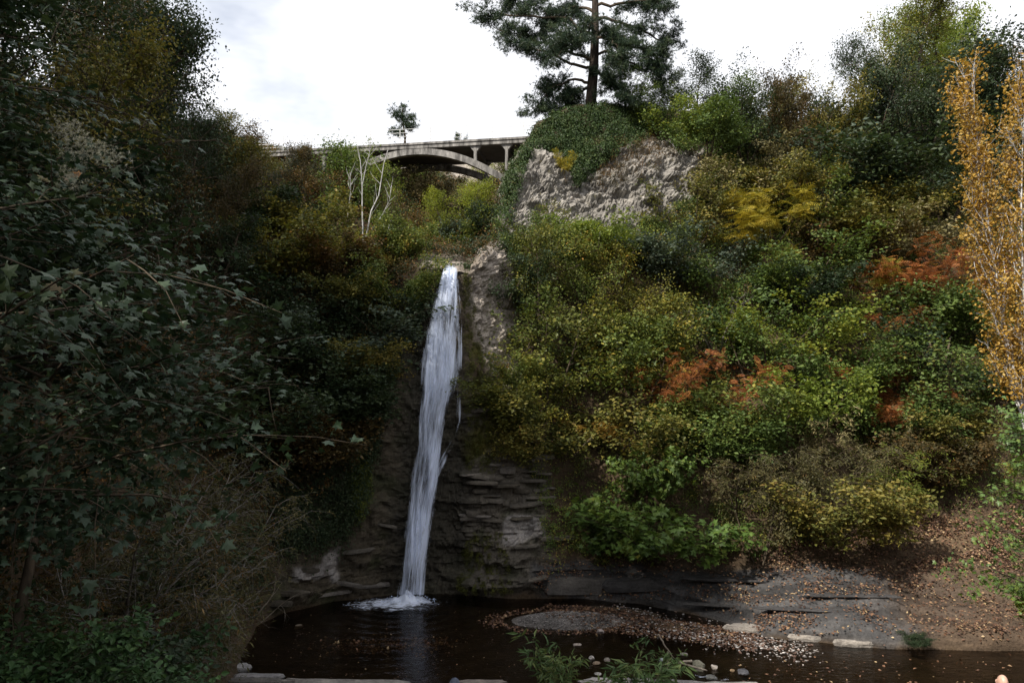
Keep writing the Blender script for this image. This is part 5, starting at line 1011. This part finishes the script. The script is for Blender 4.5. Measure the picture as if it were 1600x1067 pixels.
n = 900; pxs = 500 + 190 * r.rand(n) ** 0.8 + 20 * r.randn(n); pys = 998 - 0.02 * (pxs - 500) + 7 * r.randn(n); W_ = P(pxs, pys, 10 * F / (pys - 600.5)); litter('sunken_leaves', 'leaves lying on a shoal under the pool surface', np.stack([W_[:, 0], W_[:, 1], np.full(n, -0.05)], -1), np.array([0, 0, 1.0]), 0.12, 3)
n = 140; pxs = 1150 + 430 * r.rand(n); pys = 1012 + 50 * r.rand(n); W_ = P(pxs, pys, 10 * F / (pys - 600.5)); litter('floating_leaves', 'scattered leaves floating on the creek', np.stack([W_[:, 0], W_[:, 1], np.full(n, 0.012)], -1), np.array([0, 0, 1.0]), 0.11, 4)
n = 260; W_ = P(420 + 400 * r.rand(n), 945 + 105 * r.rand(n), 1); pxs, pys = proj(W_); W_ = P(pxs, pys, 10 * F / (pys - 600.5)); litter('floating_leaves', 'few leaves drifting on the dark pool', np.stack([W_[:, 0], W_[:, 1], np.full(n, 0.012)], -1), np.array([0, 0, 1.0]), 0.06, 5)
# driftwood
def drift(label, lines, rad, mat=DEAD):
    Yb = 10 * F / (lines[0][-1][1] - 600.5); p0 = P(lines[0][-1][0], lines[0][-1][1], Yb); e = tag(empty('driftwood', p0), label, 'driftwood'); r = rs(len(label))
    for l in lines:
        k = np.array(l, float); s = np.linspace(0, 1, len(k)); t_ = np.linspace(0, 1, 12); m = MB(); m.tube(P(np.interp(t_, s, k[:, 0]), np.interp(t_, s, k[:, 1]), Yb) - p0 + r.randn(12, 3) * 0.008, np.linspace(rad, rad * 0.6, 12), 6); link('branch', m.mesh('branch', mat, True), e)
drift('thin slanting driftwood stick standing in the creek', [[(1029, 991), (1040, 1010), (1053, 1028)]], 0.035)
drift('upright grey forked stick at the slab by the plants', [[(1044, 1018), (1043, 1035), (1042, 1050)], [(1050, 1027), (1040, 1036), (1041, 1046)]], 0.03)
drift('long curved driftwood branch ending at the olive-grey stone', [[(1082, 1032), (1068, 1033), (1055, 1040)], [(1060, 1034), (1085, 1042), (1105, 1047)]], 0.045)
drift('dark thin branch lying on the rock shelf', [[(1420, 955), (1440, 952), (1458, 954)]], 0.05, BARK)
# little cascade over the lip
q = tag(link('cascade', mesh_np('cascade', np.stack([*np.meshgrid(np.linspace(-0.55, 0.55, 30), np.linspace(-0.25, 0.25, 16), indexing='ij'), 0.05 + 0.05 * fbm(np.stack([*np.meshgrid(np.linspace(0, 6, 30), np.linspace(0, 4, 16), indexing='ij'), np.zeros((30, 16))], -1), 3, 5)], -1).reshape(-1, 3), [np.array([[i * 16 + j, (i + 1) * 16 + j, (i + 1) * 16 + j + 1, i * 16 + j + 1] for i in range(29) for j in range(15)])], FOAM, True, {'edge': np.tile(0.16 - 0.5 * np.abs(np.linspace(-1, 1, 16)) ** 2, 30) })), 'small bluish cascade rippling between stones at the creek lip', 'cascade'); pc_ = P(1112, 1049, 10 * F / (1049 - 600.5)); q.location = (pc_[0], pc_[1], 0.0); q.rotation_euler = (0, 0, -0.25)

# willow-herb on the near lip
for px, py, h, sx, lab in [(905, 1075, 95, 1.1, 'leafy willow-herb clump leaning over the pool edge'), (860, 1062, 70, 0.9, 'outermost willow-herb stems drooping to the water'), (985, 1072, 88, 1.2, 'tallest willow-herb clump in front of the driftwood'), (1015, 1070, 60, 1.0, 'low willow-herb clump on the grey slab')]:
    Y = 23.6; put('herb', 0, (P(px, py, Y)[0], Y, max(0.0, P(px, py, Y)[2])), h / F * Y * 1.15, 'herb', lab, 'plant', 'willow_herb', None, sx)
on('bush', 0, 1430, 1003, 18, 'dark', 'small dark tuft at the water edge below the rock shelf', 'shrub', 'shrub', 1.8)

# ---------------------------------------------------------------- person at the lower edge (only the head shows)
def person():
    X, Y = 8.05, 12.0; zt = P(1562, 1052, Y)[2]; X = float(P(1564, 1055, Y)[0]); zf = zt - 1.74
    root = tag(empty('person', (X, Y, zf)), 'bald person in dark blue jacket at the bottom edge of the picture', 'person'); root.rotation_euler = (0, 0, -0.15)
    J = [(0, 0, 0.95), (0, 0, 1.18), (0, 0.0, 1.38), (0, -0.01, 1.47), (0.10, 0, 0.92), (0.11, -0.01, 0.50), (0.12, 0.02, 0.09), (0.12, -0.14, 0.03), (-0.10, 0, 0.92), (-0.11, -0.01, 0.50), (-0.12, 0.02, 0.09), (-0.12, -0.14, 0.03), (0.20, 0, 1.40), (0.26, 0.03, 1.12), (0.27, -0.06, 0.88), (-0.20, 0, 1.40), (-0.26, 0.03, 1.12), (-0.27, -0.06, 0.88)]
    E = [(0, 1), (1, 2), (2, 3), (0, 4), (4, 5), (5, 6), (6, 7), (0, 8), (8, 9), (9, 10), (10, 11), (2, 12), (12, 13), (13, 14), (2, 15), (15, 16), (16, 17)]
    Rr = [.15, .15, .15, .062, .095, .062, .045, .04, .095, .062, .045, .04, .07, .048, .036, .07, .048, .036]
    me = bpy.data.meshes.new('body'); me.from_pydata(J, E, []); o = link('body', me, root)
    t = NT('navy_cloth'); nzz = t.noise(30, 3, 0.6, t.obj()); me.materials.append(t.out(t.n('ShaderNodeBsdfPrincipled', {'Base Color': t.ramp(nzz, [(0.3, (0.012, 0.018, 0.045)), (0.7, (0.02, 0.03, 0.07))]), 'Roughness': 0.85}).outputs[0]))
    md = o.modifiers.new('skin', 'SKIN'); o.modifiers.new('sub', 'SUBSURF').levels = 2; o.modifiers['sub'].render_levels = 2
    for i, v in enumerate(me.skin_vertices[0].data): v.radius = (Rr[i], Rr[i] * (0.75 if i < 3 else 1)); v.use_root = (i == 0)
    t = NT('skin'); nz2 = t.noise(18, 4, 0.6, t.obj()); SK = t.out(t.n('ShaderNodeBsdfPrincipled', {'Base Color': t.ramp(nz2, [(0.3, (0.44, 0.26, 0.19)), (0.7, (0.52, 0.33, 0.25))]), 'Roughness': 0.45}).outputs[0])
    u, v = np.meshgrid(np.linspace(0, 2 * math.pi, 40, endpoint=False), np.linspace(0.001, math.pi - 0.001, 32), indexing='ij'); x, y, z = np.sin(v) * np.cos(u), np.sin(v) * np.sin(u), np.cos(v)
    hx_ = 0.076 * x * np.where(z < 0, 1 - 0.28 * z * z, 1); hy_ = 0.098 * y * np.where(z < 0, 1 - 0.15 * z * z, 1); hz_ = 0.122 * z
    f_ = np.clip(-y, 0, 1); g = lambda cx, cz, s: np.exp(-((x - cx) ** 2 + (z - cz) ** 2) / s ** 2) * f_
    hy_ = hy_ - 0.026 * np.exp(-(x / 0.13) ** 2 - ((z + 0.24) / 0.22) ** 2) * f_ + 0.014 * (g(0.36, 0.0, 0.17) + g(-0.36, 0.0, 0.17)) - 0.006 * g(0, 0.17, 0.4) - 0.008 * g(0, -0.52, 0.2) + 0.004 * np.exp(-(x / 0.28) ** 2 - ((z + 0.50) / 0.03) ** 2) * f_ - 0.007 * g(0, -0.85, 0.2)
    i = np.arange(40)[:, None]; j = np.arange(31)[None]; hq_ = np.stack([i * 32 + j, i * 32 + j + 1, ((i + 1) % 40) * 32 + j + 1, ((i + 1) % 40) * 32 + j], -1).reshape(-1, 4)
    hd = link('head', mesh_np('head', np.stack([hx_, hy_, hz_], -1).reshape(-1, 3), [hq_], SK, True), root); hd.location = (0, -0.035, 1.615); hd.rotation_euler = (0.18, 0.12, 0)
    m = MB(); m.tube([(0, 0.0, -0.19), (0, 0.015, -0.06)], [0.056, 0.052], 12); link('neck', m.mesh('neck', SK, True), hd)
    t = NT('dark_brow'); DK = t.out(t.n('ShaderNodeBsdfPrincipled', {'Base Color': t.ramp(t.noise(40, 2, 0.5, t.obj()), [(0.3, (0.02, 0.015, 0.012)), (0.7, (0.05, 0.035, 0.025))]), 'Roughness': 0.6}).outputs[0])
    t = NT('eye_white'); EW = t.out(t.n('ShaderNodeBsdfPrincipled', {'Base Color': t.ramp(t.noise(20, 2, 0.5, t.obj()), [(0.3, (0.6, 0.58, 0.55)), (0.7, (0.7, 0.68, 0.66))]), 'Roughness': 0.2}).outputs[0])
    for s in (-1, 1):
        m = MB(); m.tube([(s * 0.013, -0.094, 0.021), (s * 0.03, -0.094, 0.026), (s * 0.046, -0.082, 0.020)], [0.004, 0.005, 0.003], 6); link('eyebrow', m.mesh('eyebrow', DK, True), hd)
        m = MB(); m.tube([(s * 0.016, -0.078, 0.0), (s * 0.028, -0.081, 0.001), (s * 0.040, -0.073, 0.0)], [0.003, 0.008, 0.003], 8); ey = link('eye', m.mesh('eye', EW, True), hd)
        m = MB(); m.tube([(s * 0.028, -0.0885, 0.001), (s * 0.028, -0.0905, 0.001)], [0.0045, 0.0035], 8); link('pupil', m.mesh('pupil', DK, True), hd)
        m = MB(); m.tube([(s * 0.074, 0.010, 0.028), (s * 0.086, 0.018, 0.018), (s * 0.084, 0.014, -0.012), (s * 0.074, 0.004, -0.034)], [0.008, 0.013, 0.012, 0.007], 8); link('ear', m.mesh('ear', SK, True), hd)
        m = MB()
        hb = np.array([s * 0.27, -0.06, 0.885]); m.tube([hb, hb + (0, -0.02, -0.05), hb + (0, -0.03, -0.10)], [0.032, 0.042, 0.034], 8)
        hm = link('hand', m.mesh('hand', SK, True), root)
        for fi in range(4):
            m = MB(); b0 = hb + np.array([0, -0.055 + 0.019 * fi, -0.095]); Lf = (0.062, 0.075, 0.07, 0.055)[fi]; m.tube([b0, b0 + (-s * 0.006, -0.002, -Lf * 0.5), b0 + (-s * 0.022, 0, -Lf * 0.85), b0 + (-s * 0.032, 0, -Lf)], [0.0095, 0.009, 0.008, 0.005], 7); link('finger', m.mesh('finger', SK, True), hm)
        m = MB(); m.tube([hb + (0, -0.04, -0.04), hb + (-s * 0.01, -0.07, -0.075), hb + (-s * 0.02, -0.078, -0.105)], [0.013, 0.011, 0.007], 7); link('thumb', m.mesh('thumb', SK, True), hm)
person()
